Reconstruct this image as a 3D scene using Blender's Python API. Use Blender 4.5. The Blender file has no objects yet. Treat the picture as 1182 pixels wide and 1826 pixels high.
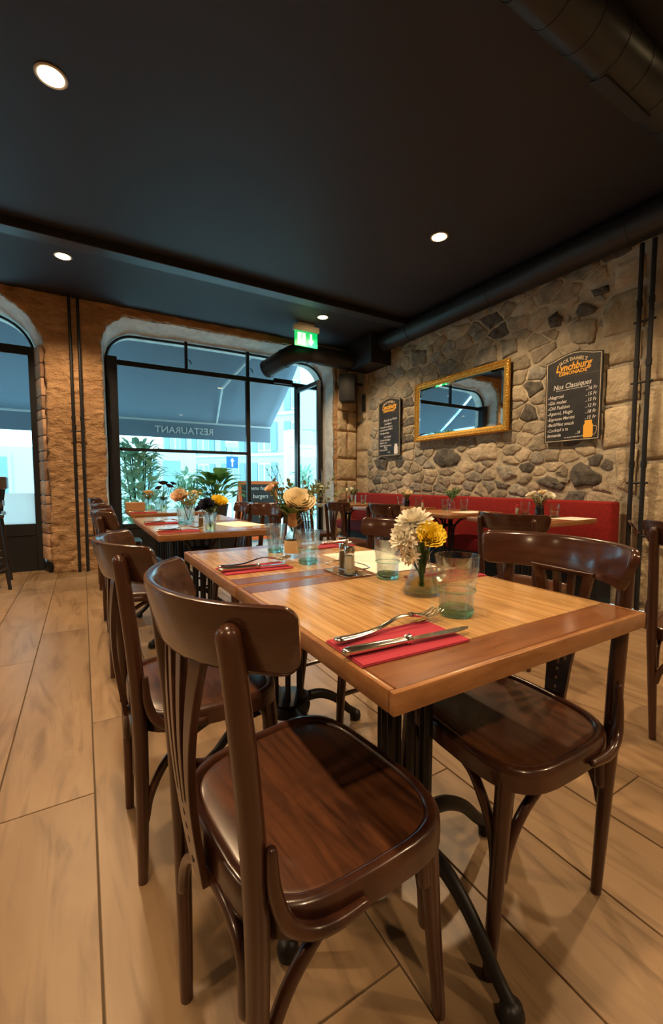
import bpy, bmesh, math, random
from mathutils import Vector, Matrix

# ------------------------------------------------------------------ camera, world, exposure
SC = bpy.context.scene
COL = SC.collection
R = math.radians
rng = random.Random(7)

cam_d = bpy.data.cameras.new('camera')
cam = bpy.data.objects.new('camera', cam_d)
COL.objects.link(cam)
cam.location = (0, 0, 1.04)
cam.rotation_euler = (R(90 - 3.966), 0, R(-30.565))
cam_d.sensor_fit = 'VERTICAL'
cam_d.sensor_height = 36.0
cam_d.lens = 36.0 * 750.0 / 1826.0
cam_d.clip_start = 0.02
SC.camera = cam

world = bpy.data.worlds.new('overcast_sky')
SC.world = world
world.use_nodes = True
bg = world.node_tree.nodes['Background']
bg.inputs['Color'].default_value = (0.48, 0.88, 1.0, 1)
bg.inputs['Strength'].default_value = 4.2

SC.view_settings.view_transform = 'Standard'
SC.view_settings.look = 'None'
SC.view_settings.exposure = 0.55
SC.view_settings.gamma = 1.0
SC.view_settings.use_curve_mapping = False
SC.cycles.max_bounces = 10
SC.cycles.transparent_max_bounces = 16
SC.cycles.transmission_bounces = 10
SC.cycles.caustics_reflective = False
SC.cycles.caustics_refractive = False
SC.cycles.sample_clamp_indirect = 6.0

LAMP_COLOR = (1.0, 0.68, 0.38)
LAMP_POWER = 126.0
CEIL = 3.14
WX = 3.88      # stone wall plane
WY = 5.75      # window wall plane
GY = 6.10      # glazing plane


def portal(x0, x1, z0, z1, y):
    d = bpy.data.lights.new('daylight_portal', 'AREA')
    d.shape = 'RECTANGLE'
    d.size = x1 - x0
    d.size_y = z1 - z0
    d.cycles.is_portal = True
    o = bpy.data.objects.new('daylight_portal', d)
    COL.objects.link(o)
    o.location = ((x0 + x1) / 2, y, (z0 + z1) / 2)
    o.rotation_euler = (R(-90), 0, 0)


portal(0.3, 3.4, 0.1, 2.95, 6.2)
portal(-1.85, -0.4, 0.5, 2.9, 6.2)
portal(-4.2, -2.5, 0.4, 2.9, 6.2)

# ------------------------------------------------------------------ mesh helpers


class MB:
    def __init__(self):
        self.v = []
        self.f = []

    def add(self, vs, fs):
        n = len(self.v)
        self.v += [tuple(p) for p in vs]
        self.f += [tuple(i + n for i in q) for q in fs]
        return self

    def xf(self, m):
        self.v = [tuple(m @ Vector(p)) for p in self.v]
        return self

    def merge(self, o):
        return self.add(o.v, o.f)


def mesh_of(name, mb, mats, smooth=40, matidx=None):
    me = bpy.data.meshes.new(name)
    me.from_pydata(mb.v, [], mb.f)
    bm = bmesh.new()
    bm.from_mesh(me)
    bmesh.ops.recalc_face_normals(bm, faces=bm.faces)
    bm.to_mesh(me)
    bm.free()
    if not isinstance(mats, (list, tuple)):
        mats = [mats]
    for m in mats:
        me.materials.append(m)
    if matidx:
        for i, k in enumerate(matidx):
            me.polygons[i].material_index = k
    if smooth:
        me.shade_smooth()
        me.set_sharp_from_angle(angle=R(smooth))
    return me


def link(name, data, parent=None, loc=None, rot=None, mat4=None):
    o = bpy.data.objects.new(name, data)
    COL.objects.link(o)
    if parent:
        o.parent = parent
    if mat4 is not None:
        o.matrix_local = mat4
    if loc is not None:
        o.location = loc
    if rot is not None:
        o.rotation_euler = rot
    return o


def obj(name, mb, mat, parent=None, smooth=40, loc=None, rot=None, mat4=None):
    return link(name, mesh_of(name, mb, mat, smooth), parent, loc, rot, mat4)


def tag(o, label, cat, group=None):
    o['label'] = label
    o['category'] = cat
    if group:
        o['group'] = group
    return o


def thing(name, label, cat, loc=(0, 0, 0), rz=0, group=None, mat4=None):
    o = link(name, None, None, loc, (0, 0, rz))
    o.empty_display_size = 0.05
    if mat4 is not None:
        o.matrix_world = mat4
    return tag(o, label, cat, group)


def struct(o):
    o['kind'] = 'structure'
    return o


def dup(root, loc, rz=0, label=None, group=None, scale=None):
    r = root.copy()
    COL.objects.link(r)
    r.location = loc
    r.rotation_euler = (0, 0, rz)
    if scale:
        r.scale = (scale,) * 3 if not isinstance(scale, tuple) else scale
    if label:
        r['label'] = label
    if group:
        r['group'] = group
    for ch in list(root.children):
        c = ch.copy()
        COL.objects.link(c)
        c.parent = r
        for g in list(ch.children):
            d = g.copy()
            COL.objects.link(d)
            d.parent = c
    return r


def box(x0, x1, y0, y1, z0, z1):
    m = MB()
    m.add([(x0, y0, z0), (x1, y0, z0), (x1, y1, z0), (x0, y1, z0), (x0, y0, z1), (x1, y0, z1), (x1, y1, z1), (x0, y1, z1)],
          [(0, 3, 2, 1), (4, 5, 6, 7), (0, 1, 5, 4), (1, 2, 6, 5), (2, 3, 7, 6), (3, 0, 4, 7)])
    return m


def bev(mb, w=0.004, seg=2):
    bm = bmesh.new()
    vs = [bm.verts.new(p) for p in mb.v]
    for f in mb.f:
        try:
            bm.faces.new([vs[i] for i in f])
        except ValueError:
            pass
    bmesh.ops.recalc_face_normals(bm, faces=bm.faces)
    ed = [e for e in bm.edges if len(e.link_faces) == 2 and e.calc_face_angle(0) > 0.5]
    bmesh.ops.bevel(bm, geom=ed, offset=w, segments=seg, affect='EDGES', profile=0.5)
    bm.verts.index_update()
    out = MB()
    out.v = [tuple(v.co) for v in bm.verts]
    out.f = [tuple(v.index for v in f.verts) for f in bm.faces]
    bm.free()
    return out


def bbox(x0, x1, y0, y1, z0, z1, w=0.004, seg=2):
    return bev(box(x0, x1, y0, y1, z0, z1), w, seg)


def spline(pts, n=6):
    P = [Vector(p) for p in pts]
    if len(P) < 3:
        return P
    Q = [P[0] * 2 - P[1]] + P + [P[-1] * 2 - P[-2]]
    out = []
    for i in range(1, len(Q) - 2):
        a, b, c, d = Q[i - 1], Q[i], Q[i + 1], Q[i + 2]
        for k in range(n):
            t = k / n
            out.append(0.5 * ((2 * b) + (c - a) * t + (2 * a - 5 * b + 4 * c - d) * t * t + (3 * b - a - 3 * c + d) * t ** 3))
    out.append(P[-1])
    return out


def lerp_list(vals, n):
    out = []
    m = len(vals) - 1
    for i in range(n):
        t = i / (n - 1) * m
        k = min(int(t), m - 1)
        out.append(vals[k] + (vals[k + 1] - vals[k]) * (t - k))
    return out


def tube(path, rad, sides=10, up=None, asp=1.0, round_end=False, round_start=False):
    """tube along points; rad number or list spread over the path; asp squashes the second axis"""
    P = [Vector(p) for p in path]
    n = len(P)
    rs = [rad] * n if isinstance(rad, (int, float)) else lerp_list(rad, n)
    if round_end:
        d = (P[-1] - P[-2]).normalized()
        e, r = P[-1], rs[-1]
        for k in (1, 2, 3):
            a = k * math.pi / 6.4
            P.append(e + d * r * math.sin(a))
            rs.append(r * math.cos(a))
    if round_start:
        d = (P[0] - P[1]).normalized()
        e, r = P[0], rs[0]
        for k in (1, 2, 3):
            a = k * math.pi / 6.4
            P.insert(0, e + d * r * math.sin(a))
            rs.insert(0, r * math.cos(a))
    n = len(P)
    T = []
    for i in range(n):
        d = P[min(i + 1, n - 1)] - P[max(i - 1, 0)]
        T.append(d.normalized())
    ref = Vector(up) if up else (Vector((0, 0, 1)) if abs(T[0].z) < 0.9 else Vector((1, 0, 0)))
    N = (ref - T[0] * ref.dot(T[0])).normalized()
    m = MB()
    for i in range(n):
        N = (N - T[i] * N.dot(T[i])).normalized()
        B = T[i].cross(N)
        for k in range(sides):
            a = 2 * math.pi * k / sides
            m.v.append(tuple(P[i] + N * math.cos(a) * rs[i] + B * math.sin(a) * rs[i] * asp))
    for i in range(n - 1):
        for k in range(sides):
            k2 = (k + 1) % sides
            m.f.append((i * sides + k, i * sides + k2, (i + 1) * sides + k2, (i + 1) * sides + k))
    m.f.append(tuple(range(sides))[::-1])
    m.f.append(tuple((n - 1) * sides + k for k in range(sides)))
    return m


def lathe(prof, sides=24, closed=True):
    """prof: (r, z) list; caps if r>0 at the ends"""
    m = MB()
    for r, z in prof:
        for k in range(sides):
            a = 2 * math.pi * k / sides
            m.v.append((r * math.cos(a), r * math.sin(a), z))
    n = len(prof)
    for i in range(n - 1):
        for k in range(sides):
            k2 = (k + 1) % sides
            m.f.append((i * sides + k, i * sides + k2, (i + 1) * sides + k2, (i + 1) * sides + k))
    if closed:
        m.f.append(tuple(range(sides))[::-1])
        m.f.append(tuple((n - 1) * sides + k for k in range(sides)))
    return m


def prism(poly, z0, z1):
    n = len(poly)
    m = MB()
    m.v = [(p[0], p[1], z0) for p in poly] + [(p[0], p[1], z1) for p in poly]
    m.f = [tuple(range(n))[::-1], tuple(range(n, 2 * n))] + [(i, (i + 1) % n, n + (i + 1) % n, n + i) for i in range(n)]
    return m


def filled(outline, holes, half, bevel=0.0, res=1):
    """2D outline with holes, as a solid slab of +-half thickness in local XY"""
    cu = bpy.data.curves.new('outline', 'CURVE')
    cu.dimensions = '2D'
    cu.fill_mode = 'BOTH'
    cu.extrude = half
    cu.bevel_depth = bevel
    cu.bevel_resolution = res
    for ring in [outline] + list(holes):
        s = cu.splines.new('POLY')
        s.points.add(len(ring) - 1)
        for p, q in zip(s.points, ring):
            p.co = (q[0], q[1], 0, 1)
        s.use_cyclic_u = True
    o = bpy.data.objects.new('outline', cu)
    COL.objects.link(o)
    dg = bpy.context.evaluated_depsgraph_get()
    me = bpy.data.meshes.new_from_object(o.evaluated_get(dg))
    bm = bmesh.new()
    bm.from_mesh(me)
    bmesh.ops.remove_doubles(bm, verts=bm.verts, dist=1e-5)
    bm.verts.index_update()
    out = MB()
    out.v = [tuple(v.co) for v in bm.verts]
    out.f = [tuple(v.index for v in f.verts) for f in bm.faces]
    bm.free()
    bpy.data.objects.remove(o)
    bpy.data.curves.remove(cu)
    bpy.data.meshes.remove(me)
    return out


def text_mb(body, size, depth=0.0008, align='LEFT', shear=0.0, sx=1.0, bold=0.0):
    cu = bpy.data.curves.new('lettering', 'FONT')
    cu.body = body
    cu.size = size
    cu.align_x = align
    cu.extrude = depth
    cu.shear = shear
    cu.offset = bold
    cu.resolution_u = 2
    o = bpy.data.objects.new('lettering', cu)
    COL.objects.link(o)
    dg = bpy.context.evaluated_depsgraph_get()
    me = bpy.data.meshes.new_from_object(o.evaluated_get(dg))
    out = MB()
    out.v = [(v.co.x * sx, v.co.y, v.co.z) for v in me.vertices]
    out.f = [tuple(p.vertices) for p in me.polygons]
    bpy.data.objects.remove(o)
    bpy.data.curves.remove(cu)
    bpy.data.meshes.remove(me)
    return out


T = Matrix.Translation


def RX(a):
    return Matrix.Rotation(a, 4, 'X')


def RY(a):
    return Matrix.Rotation(a, 4, 'Y')


def RZ(a):
    return Matrix.Rotation(a, 4, 'Z')


def SCL(x, y=None, z=None):
    y = x if y is None else y
    z = x if z is None else z
    return Matrix.Diagonal((x, y, z, 1))


# ------------------------------------------------------------------ materials
def pm(name, col, rough=0.5, metal=0.0, col2=None, nscale=6.0, stretch=(1, 1, 1), detail=4.0, lo=0.35, hi=0.65, bump=0.0, bscale=None,
       bdist=0.01, coat=0.0, trans=0.0, ior=1.45, emit=None, estr=1.0, alpha=1.0, rand=0.0, dist=0.0, spec=None, sheen=0.0, bstretch=None):
    m = bpy.data.materials.new(name)
    m.use_nodes = True
    nt = m.node_tree
    b = nt.nodes['Principled BSDF']
    b.inputs['Base Color'].default_value = (*col, 1)
    b.inputs['Roughness'].default_value = rough
    b.inputs['Metallic'].default_value = metal
    b.inputs['IOR'].default_value = ior
    b.inputs['Transmission Weight'].default_value = trans
    b.inputs['Coat Weight'].default_value = coat
    b.inputs['Coat Roughness'].default_value = 0.12
    b.inputs['Alpha'].default_value = alpha
    b.inputs['Sheen Weight'].default_value = sheen
    if spec is not None:
        b.inputs['Specular IOR Level'].default_value = spec
    if emit:
        b.inputs['Emission Color'].default_value = (*emit, 1)
        b.inputs['Emission Strength'].default_value = estr
    if col2 or bump:
        tc = nt.nodes.new('ShaderNodeTexCoord')
        src = tc.outputs['Object']
        oi = None
        if rand:
            oi = nt.nodes.new('ShaderNodeObjectInfo')
            mul = nt.nodes.new('ShaderNodeVectorMath')
            mul.operation = 'SCALE'
            mul.inputs[0].default_value = (13.1, 7.7, 5.3)
            nt.links.new(oi.outputs['Random'], mul.inputs['Scale'])
            add = nt.nodes.new('ShaderNodeVectorMath')
            add.operation = 'ADD'
            nt.links.new(src, add.inputs[0])
            nt.links.new(mul.outputs[0], add.inputs[1])
            src = add.outputs[0]

        def noise(scale, st):
            mp = nt.nodes.new('ShaderNodeMapping')
            mp.inputs['Scale'].default_value = st
            nt.links.new(src, mp.inputs['Vector'])
            nz = nt.nodes.new('ShaderNodeTexNoise')
            nz.inputs['Scale'].default_value = scale
            nz.inputs['Detail'].default_value = detail
            nz.inputs['Roughness'].default_value = 0.6
            nz.inputs['Distortion'].default_value = dist
            nt.links.new(mp.outputs[0], nz.inputs['Vector'])
            return nz
        if col2:
            nz = noise(nscale, stretch)
            rp = nt.nodes.new('ShaderNodeValToRGB')
            rp.color_ramp.elements[0].position = lo
            rp.color_ramp.elements[1].position = hi
            rp.color_ramp.elements[0].color = (*col, 1)
            rp.color_ramp.elements[1].color = (*col2, 1)
            nt.links.new(nz.outputs['Fac'], rp.inputs['Fac'])
            outc = rp.outputs['Color']
            if rand:
                hs = nt.nodes.new('ShaderNodeHueSaturation')
                mr = nt.nodes.new('ShaderNodeMapRange')
                mr.inputs['To Min'].default_value = 1 - rand
                mr.inputs['To Max'].default_value = 1 + rand
                nt.links.new(oi.outputs['Random'], mr.inputs['Value'])
                nt.links.new(mr.outputs[0], hs.inputs['Value'])
                nt.links.new(outc, hs.inputs['Color'])
                outc = hs.outputs['Color']
            nt.links.new(outc, b.inputs['Base Color'])
        if bump:
            nb = noise(bscale or nscale, bstretch or stretch)
            bp = nt.nodes.new('ShaderNodeBump')
            bp.inputs['Strength'].default_value = bump
            bp.inputs['Distance'].default_value = bdist
            nt.links.new(nb.outputs['Fac'], bp.inputs['Height'])
            nt.links.new(bp.outputs['Normal'], b.inputs['Normal'])
    return m


def thin_glass(name, tint=(0.93, 0.98, 1.0), refl=0.06, rough=0.0, dirt=0.0):
    m = bpy.data.materials.new(name)
    m.use_nodes = True
    nt = m.node_tree
    nt.nodes.clear()
    out = nt.nodes.new('ShaderNodeOutputMaterial')
    tr = nt.nodes.new('ShaderNodeBsdfTransparent')
    tr.inputs['Color'].default_value = (*tint, 1)
    gl = nt.nodes.new('ShaderNodeBsdfGlossy')
    gl.inputs['Roughness'].default_value = rough
    fr = nt.nodes.new('ShaderNodeFresnel')
    fr.inputs['IOR'].default_value = 1.45
    mx = nt.nodes.new('ShaderNodeMixShader')
    ge = nt.nodes.new('ShaderNodeNewGeometry')
    sb = nt.nodes.new('ShaderNodeMath')
    sb.operation = 'SUBTRACT'
    sb.inputs[0].default_value = 1.0
    nt.links.new(ge.outputs['Backfacing'], sb.inputs[1])
    mu = nt.nodes.new('ShaderNodeMath')
    mu.operation = 'MULTIPLY'
    nt.links.new(fr.outputs[0], mu.inputs[0])
    nt.links.new(sb.outputs[0], mu.inputs[1])
    nt.links.new(mu.outputs[0], mx.inputs[0])       # reflect on the entering face only, the sheet is thin
    nt.links.new(tr.outputs[0], mx.inputs[1])
    nt.links.new(gl.outputs[0], mx.inputs[2])
    nt.links.new(mx.outputs[0], out.inputs['Surface'])
    return m


def glass_mat(name, col, rough=0.02, ior=1.45, thin=0.72):
    """tableware glass: refracting body mixed with straight-through transparency so that little light is lost"""
    m = bpy.data.materials.new(name)
    m.use_nodes = True
    nt = m.node_tree
    nt.nodes.clear()
    out = nt.nodes.new('ShaderNodeOutputMaterial')
    tr = nt.nodes.new('ShaderNodeBsdfTransparent')
    tr.inputs['Color'].default_value = (*col, 1)
    gl = nt.nodes.new('ShaderNodeBsdfGlass')
    gl.inputs['Color'].default_value = (*col, 1)
    gl.inputs['Roughness'].default_value = rough
    gl.inputs['IOR'].default_value = ior
    tc = nt.nodes.new('ShaderNodeTexCoord')
    nz = nt.nodes.new('ShaderNodeTexNoise')
    nz.inputs['Scale'].default_value = 70
    nt.links.new(tc.outputs['Object'], nz.inputs['Vector'])
    bp = nt.nodes.new('ShaderNodeBump')
    bp.inputs['Strength'].default_value = 0.12
    bp.inputs['Distance'].default_value = 0.003
    nt.links.new(nz.outputs['Fac'], bp.inputs['Height'])
    nt.links.new(bp.outputs['Normal'], gl.inputs['Normal'])
    mx = nt.nodes.new('ShaderNodeMixShader')
    mx.inputs[0].default_value = thin
    nt.links.new(gl.outputs[0], mx.inputs[1])
    nt.links.new(tr.outputs[0], mx.inputs[2])
    nt.links.new(mx.outputs[0], out.inputs['Surface'])
    return m


def leaf_mat(name, c1, c2, k):
    """leaf or film that lets light through: diffuse mixed with translucent"""
    m = bpy.data.materials.new(name)
    m.use_nodes = True
    nt = m.node_tree
    b = nt.nodes['Principled BSDF']
    b.inputs['Roughness'].default_value = 0.4
    out = nt.nodes['Material Output']
    tc = nt.nodes.new('ShaderNodeTexCoord')
    nz = nt.nodes.new('ShaderNodeTexNoise')
    nz.inputs['Scale'].default_value = 7
    nt.links.new(tc.outputs['Object'], nz.inputs['Vector'])
    rp = nt.nodes.new('ShaderNodeValToRGB')
    rp.color_ramp.elements[0].color = (*c1, 1)
    rp.color_ramp.elements[1].color = (*c2, 1)
    nt.links.new(nz.outputs['Fac'], rp.inputs['Fac'])
    nt.links.new(rp.outputs['Color'], b.inputs['Base Color'])
    tl = nt.nodes.new('ShaderNodeBsdfTranslucent')
    nt.links.new(rp.outputs['Color'], tl.inputs['Color'])
    mx = nt.nodes.new('ShaderNodeMixShader')
    mx.inputs[0].default_value = k
    nt.links.new(b.outputs[0], mx.inputs[1])
    nt.links.new(tl.outputs[0], mx.inputs[2])
    nt.links.new(mx.outputs[0], out.inputs['Surface'])
    return m


M = {}
WOOD_A, WOOD_B = (0.026, 0.0085, 0.005), (0.058, 0.020, 0.010)
M['chair'] = pm('dark_stained_beech', WOOD_A, 0.28, col2=WOOD_B, nscale=14, stretch=(1, 1, 0.12), coat=0.35, bump=0.05, bscale=40, bdist=0.002)
M['seat'] = pm('dark_stained_seat_veneer', (0.028, 0.010, 0.005), 0.28, col2=(0.095, 0.034, 0.014), nscale=16, stretch=(2.2, 0.22, 1), dist=0.6, detail=6, coat=0.3)
M['rail'] = pm('dark_stained_rail_veneer', (0.034, 0.012, 0.007), 0.22, col2=(0.060, 0.022, 0.012), nscale=14, stretch=(0.25, 0.25, 3.5), dist=0.3, coat=0.45)
M['oak'] = pm('varnished_oak_boards', (0.33, 0.175, 0.062), 0.20, col2=(0.60, 0.36, 0.15), nscale=11, stretch=(8, 0.35, 1), detail=7, dist=0.5, coat=0.5, bump=0.08, bscale=30, bstretch=(6, 0.3, 1), bdist=0.001, lo=0.3, hi=0.62)
M['band'] = pm('varnished_brown_end_board', (0.15, 0.055, 0.02), 0.25, col2=(0.21, 0.082, 0.030), nscale=8, stretch=(0.6, 6, 1), detail=5, coat=0.35)
M['lip'] = pm('worn_table_edge', (0.22, 0.092, 0.03), 0.35, col2=(0.34, 0.16, 0.06), nscale=12, stretch=(1, 1, 4), coat=0.2)
M['iron'] = pm('black_cast_iron', (0.012, 0.012, 0.014), 0.42, metal=0.3, bump=0.15, bscale=60, bdist=0.002)
M['black'] = pm('matt_black_paint', (0.011, 0.012, 0.015), 0.5)
M['blackframe'] = pm('black_steel_frame', (0.014, 0.016, 0.020), 0.38)
M['duct'] = pm('black_painted_duct', (0.016, 0.017, 0.021), 0.42, bump=0.05, bscale=30, bdist=0.002)
M['velvet'] = pm('red_velvet', (0.20, 0.007, 0.006), 0.9, col2=(0.27, 0.010, 0.008), nscale=30)
M['gold'] = pm('antique_gold', (0.78, 0.47, 0.10), 0.36, metal=0.75, col2=(0.50, 0.26, 0.04), nscale=50, bump=0.5, bscale=90, bdist=0.004)
M['mirror'] = pm('mirror_glass', (0.93, 0.95, 0.95), 0.01, metal=1.0)
M['slate'] = pm('chalkboard_black', (0.016, 0.016, 0.017), 0.55, col2=(0.026, 0.026, 0.027), nscale=9)
M['chalk'] = pm('white_chalk', (0.80, 0.80, 0.78), 0.9)
M['cream'] = pm('cream_print', (0.80, 0.66, 0.42), 0.7)
M['amber'] = pm('amber_print', (0.90, 0.48, 0.06), 0.7)
M['orange'] = pm('orange_paint', (0.85, 0.16, 0.02), 0.5)
M['steel'] = pm('polished_cutlery', (0.75, 0.70, 0.62), 0.16, metal=1.0)
M['chrome'] = pm('chrome', (0.82, 0.82, 0.82), 0.08, metal=1.0)
M['napkin'] = pm('red_paper_napkin', (0.36, 0.026, 0.050), 0.85, bump=0.25, bscale=500, bdist=0.001)
M['paper'] = pm('white_paper', (0.80, 0.76, 0.68), 0.8)
M['glass'] = glass_mat('pale_green_glass', (0.965, 0.995, 0.985))
M['glassbase'] = glass_mat('thick_green_glass_base', (0.72, 0.97, 0.88), thin=0.35)
M['clear'] = glass_mat('clear_glass', (0.97, 0.99, 0.985))
M['water'] = glass_mat('cloudy_water', (0.95, 0.90, 0.66), ior=1.33, thin=0.4)
M['pane'] = thin_glass('window_glass')
M['frosted'] = leaf_mat('frosted_film', (0.80, 0.86, 0.88), (0.84, 0.90, 0.92), 0.75)
M['petalW'] = pm('white_petals', (0.86, 0.82, 0.70), 0.7)
M['petalC'] = pm('cream_petals', (0.90, 0.78, 0.54), 0.7)
M['petalY'] = pm('yellow_petals', (0.90, 0.70, 0.06), 0.65)
M['petalP'] = pm('peach_petals', (0.82, 0.60, 0.42), 0.7)
M['petalN'] = pm('navy_petals', (0.012, 0.014, 0.04), 0.7)
M['petalD'] = pm('dark_purple_petals', (0.02, 0.012, 0.022), 0.7)
M['leaf'] = pm('green_leaves', (0.05, 0.13, 0.035), 0.45, col2=(0.12, 0.24, 0.06), nscale=8)
M['sage'] = pm('sage_leaves', (0.20, 0.26, 0.14), 0.6, col2=(0.34, 0.38, 0.20), nscale=14)
M['lily'] = leaf_mat('glossy_lily_leaves', (0.06, 0.20, 0.05), (0.14, 0.34, 0.09), 0.4)
M['stem'] = pm('green_stems', (0.04, 0.08, 0.025), 0.6)
M['lampglow'] = pm('lamp_lens', (1, 0.8, 0.55), 0.4, emit=(1.0, 0.70, 0.34), estr=22)
M['whitetrim'] = pm('white_lamp_trim', (0.45, 0.40, 0.34), 0.5)
M['signgreen'] = pm('lit_green_sign', (0.0, 0.30, 0.09), 0.4, emit=(0.0, 0.46, 0.11), estr=0.9)
M['signwhite'] = pm('lit_white_pictogram', (0.9, 1, 0.9), 0.4, emit=(0.75, 1.0, 0.75), estr=0.9)
M['plastic'] = pm('off_white_plastic', (0.62, 0.60, 0.52), 0.5)
M['salt'] = pm('salt', (0.78, 0.72, 0.58), 0.9)
M['pepper'] = pm('ground_pepper', (0.20, 0.13, 0.07), 0.9)
M['darkjar'] = pm('black_glass_jar', (0.012, 0.011, 0.013), 0.12)
M['labelpaper'] = pm('tan_paper_label', (0.56, 0.40, 0.22), 0.7)
M['amberliq'] = pm('amber_bottle_glass', (0.16, 0.06, 0.02), 0.1, trans=0.3)
M['stool'] = pm('black_lacquered_stool', (0.012, 0.010, 0.012), 0.3, coat=0.3)
M['grout'] = pm('dark_grout', (0.10, 0.072, 0.045), 0.9)
M['mortar'] = pm('lime_mortar', (0.40, 0.345, 0.25), 0.95, col2=(0.58, 0.51, 0.385), nscale=7, detail=8, bump=0.9, bscale=18, bdist=0.03)
M['stone_a'] = pm('grey_brown_rubble', (0.21, 0.185, 0.14), 0.9, col2=(0.46, 0.40, 0.30), nscale=9, detail=9, bump=1.0, bscale=16, bdist=0.03, rand=0.22, lo=0.3, hi=0.7)
M['stone_b'] = pm('tan_rubble', (0.36, 0.30, 0.215), 0.9, col2=(0.56, 0.48, 0.355), nscale=8, detail=9, bump=1.0, bscale=15, bdist=0.03, rand=0.18)
M['stone_d'] = pm('dark_basalt', (0.055, 0.053, 0.048), 0.85, col2=(0.165, 0.15, 0.128), nscale=16, detail=9, bump=1.0, bscale=22, bdist=0.02, rand=0.2)
M['stone_g'] = pm('grey_rubble', (0.21, 0.20, 0.17), 0.9, col2=(0.40, 0.38, 0.32), nscale=12, detail=9, bump=1.0, bscale=18, bdist=0.03, rand=0.2)
M['ashlar'] = pm('dressed_sandstone', (0.42, 0.34, 0.225), 0.92, col2=(0.60, 0.50, 0.35), nscale=6, detail=9, bump=1.0, bscale=11, bdist=0.04, rand=0.12)
M['pier'] = pm('rough_hewn_sandstone', (0.38, 0.22, 0.11), 0.93, col2=(0.54, 0.34, 0.185), nscale=5, detail=9, bump=1.0, bscale=14, bdist=0.05, bstretch=(1, 1, 1.8))
M['reveal'] = pm('pale_limewashed_reveal', (0.60, 0.59, 0.56), 0.93, col2=(0.80, 0.79, 0.75), nscale=7, detail=8, bump=0.7, bscale=14, bdist=0.03)
M['quoin'] = pm('pink_brick_jamb', (0.36, 0.21, 0.14), 0.93, col2=(0.52, 0.35, 0.23), nscale=12, bump=0.8, bscale=25, bdist=0.02, rand=0.35)
M['plainwall'] = pm('warm_plaster_wall', (0.46, 0.36, 0.25), 0.95)
# outside
M['extwhite'] = pm('white_render', (0.52, 0.57, 0.57), 0.9)
M['extpale'] = pm('pale_grey_render', (0.38, 0.45, 0.47), 0.9)
M['extglass'] = pm('pale_window_glass', (0.22, 0.33, 0.38), 0.2)
M['shutter'] = pm('blue_grey_shutter', (0.16, 0.24, 0.32), 0.7)
M['awning'] = pm('navy_awning_cloth', (0.20, 0.255, 0.33), 0.9)
M['awningarm'] = pm('white_awning_arm', (0.62, 0.66, 0.68), 0.5)
M['road'] = pm('pale_pavement', (0.55, 0.57, 0.57), 0.95)
M['roadblue'] = pm('blue_road_sign', (0.0, 0.09, 0.52), 0.5)
M['bush'] = leaf_mat('outdoor_leaves', (0.30, 0.48, 0.30), (0.50, 0.66, 0.48), 0.45)
M['pot'] = pm('terracotta_box', (0.40, 0.24, 0.13), 0.8)
M['greypot'] = pm('dark_plant_pot', (0.05, 0.05, 0.055), 0.6)


def floor_material():
    m = pm('wood_effect_floor_tile', (0.205, 0.126, 0.064), 0.38, col2=(0.295, 0.195, 0.110), nscale=3.0, stretch=(2.2, 0.5, 1), detail=6, rand=0.07, dist=0.8, lo=0.25, hi=0.7)
    nt = m.node_tree
    b = nt.nodes['Principled BSDF']
    tc = nt.nodes.new('ShaderNodeTexCoord')
    oi = nt.nodes.new('ShaderNodeObjectInfo')
    sc = nt.nodes.new('ShaderNodeVectorMath')
    sc.operation = 'SCALE'
    sc.inputs[0].default_value = (31, 17, 3)
    nt.links.new(oi.outputs['Random'], sc.inputs['Scale'])
    ad = nt.nodes.new('ShaderNodeVectorMath')
    ad.operation = 'ADD'
    nt.links.new(tc.outputs['Object'], ad.inputs[0])
    nt.links.new(sc.outputs[0], ad.inputs[1])
    mp = nt.nodes.new('ShaderNodeMapping')
    mp.inputs['Scale'].default_value = (7.0, 1.1, 1)
    nt.links.new(ad.outputs[0], mp.inputs['Vector'])
    nz = nt.nodes.new('ShaderNodeTexNoise')
    nz.inputs['Scale'].default_value = 1.3
    nz.inputs['Detail'].default_value = 5
    nz.inputs['Distortion'].default_value = 2.2
    nt.links.new(mp.outputs[0], nz.inputs['Vector'])
    rp = nt.nodes.new('ShaderNodeValToRGB')
    e = rp.color_ramp.elements
    e[0].position, e[0].color = 0.31, (0.50, 0.45, 0.41, 1)
    e[1].position, e[1].color = 0.50, (1, 1, 1, 1)
    nt.links.new(nz.outputs['Fac'], rp.inputs['Fac'])
    mx = nt.nodes.new('ShaderNodeMix')
    mx.data_type = 'RGBA'
    mx.blend_type = 'MULTIPLY'
    mx.inputs[0].default_value = 0.72
    prev = b.inputs['Base Color'].links[0].from_socket
    nt.links.new(prev, mx.inputs[6])
    nt.links.new(rp.outputs['Color'], mx.inputs[7])
    nt.links.new(mx.outputs[2], b.inputs['Base Color'])
    return m


def ceiling_material():
    m = pm('black_perforated_ceiling', (0.016, 0.017, 0.025), 0.6)
    nt = m.node_tree
    b = nt.nodes['Principled BSDF']
    tc = nt.nodes.new('ShaderNodeTexCoord')
    vo = nt.nodes.new('ShaderNodeTexVoronoi')
    vo.inputs['Scale'].default_value = 33
    vo.inputs['Randomness'].default_value = 0.0
    nt.links.new(tc.outputs['Object'], vo.inputs['Vector'])
    rp = nt.nodes.new('ShaderNodeValToRGB')
    e = rp.color_ramp.elements
    e[0].position, e[0].color = 0.22, (0.003, 0.003, 0.004, 1)
    e[1].position, e[1].color = 0.32, (0.018, 0.0185, 0.027, 1)
    nt.links.new(vo.outputs['Distance'], rp.inputs['Fac'])
    nt.links.new(rp.outputs['Color'], b.inputs['Base Color'])
    return m


M['floor'] = floor_material()
M['ceiling'] = ceiling_material()

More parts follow.
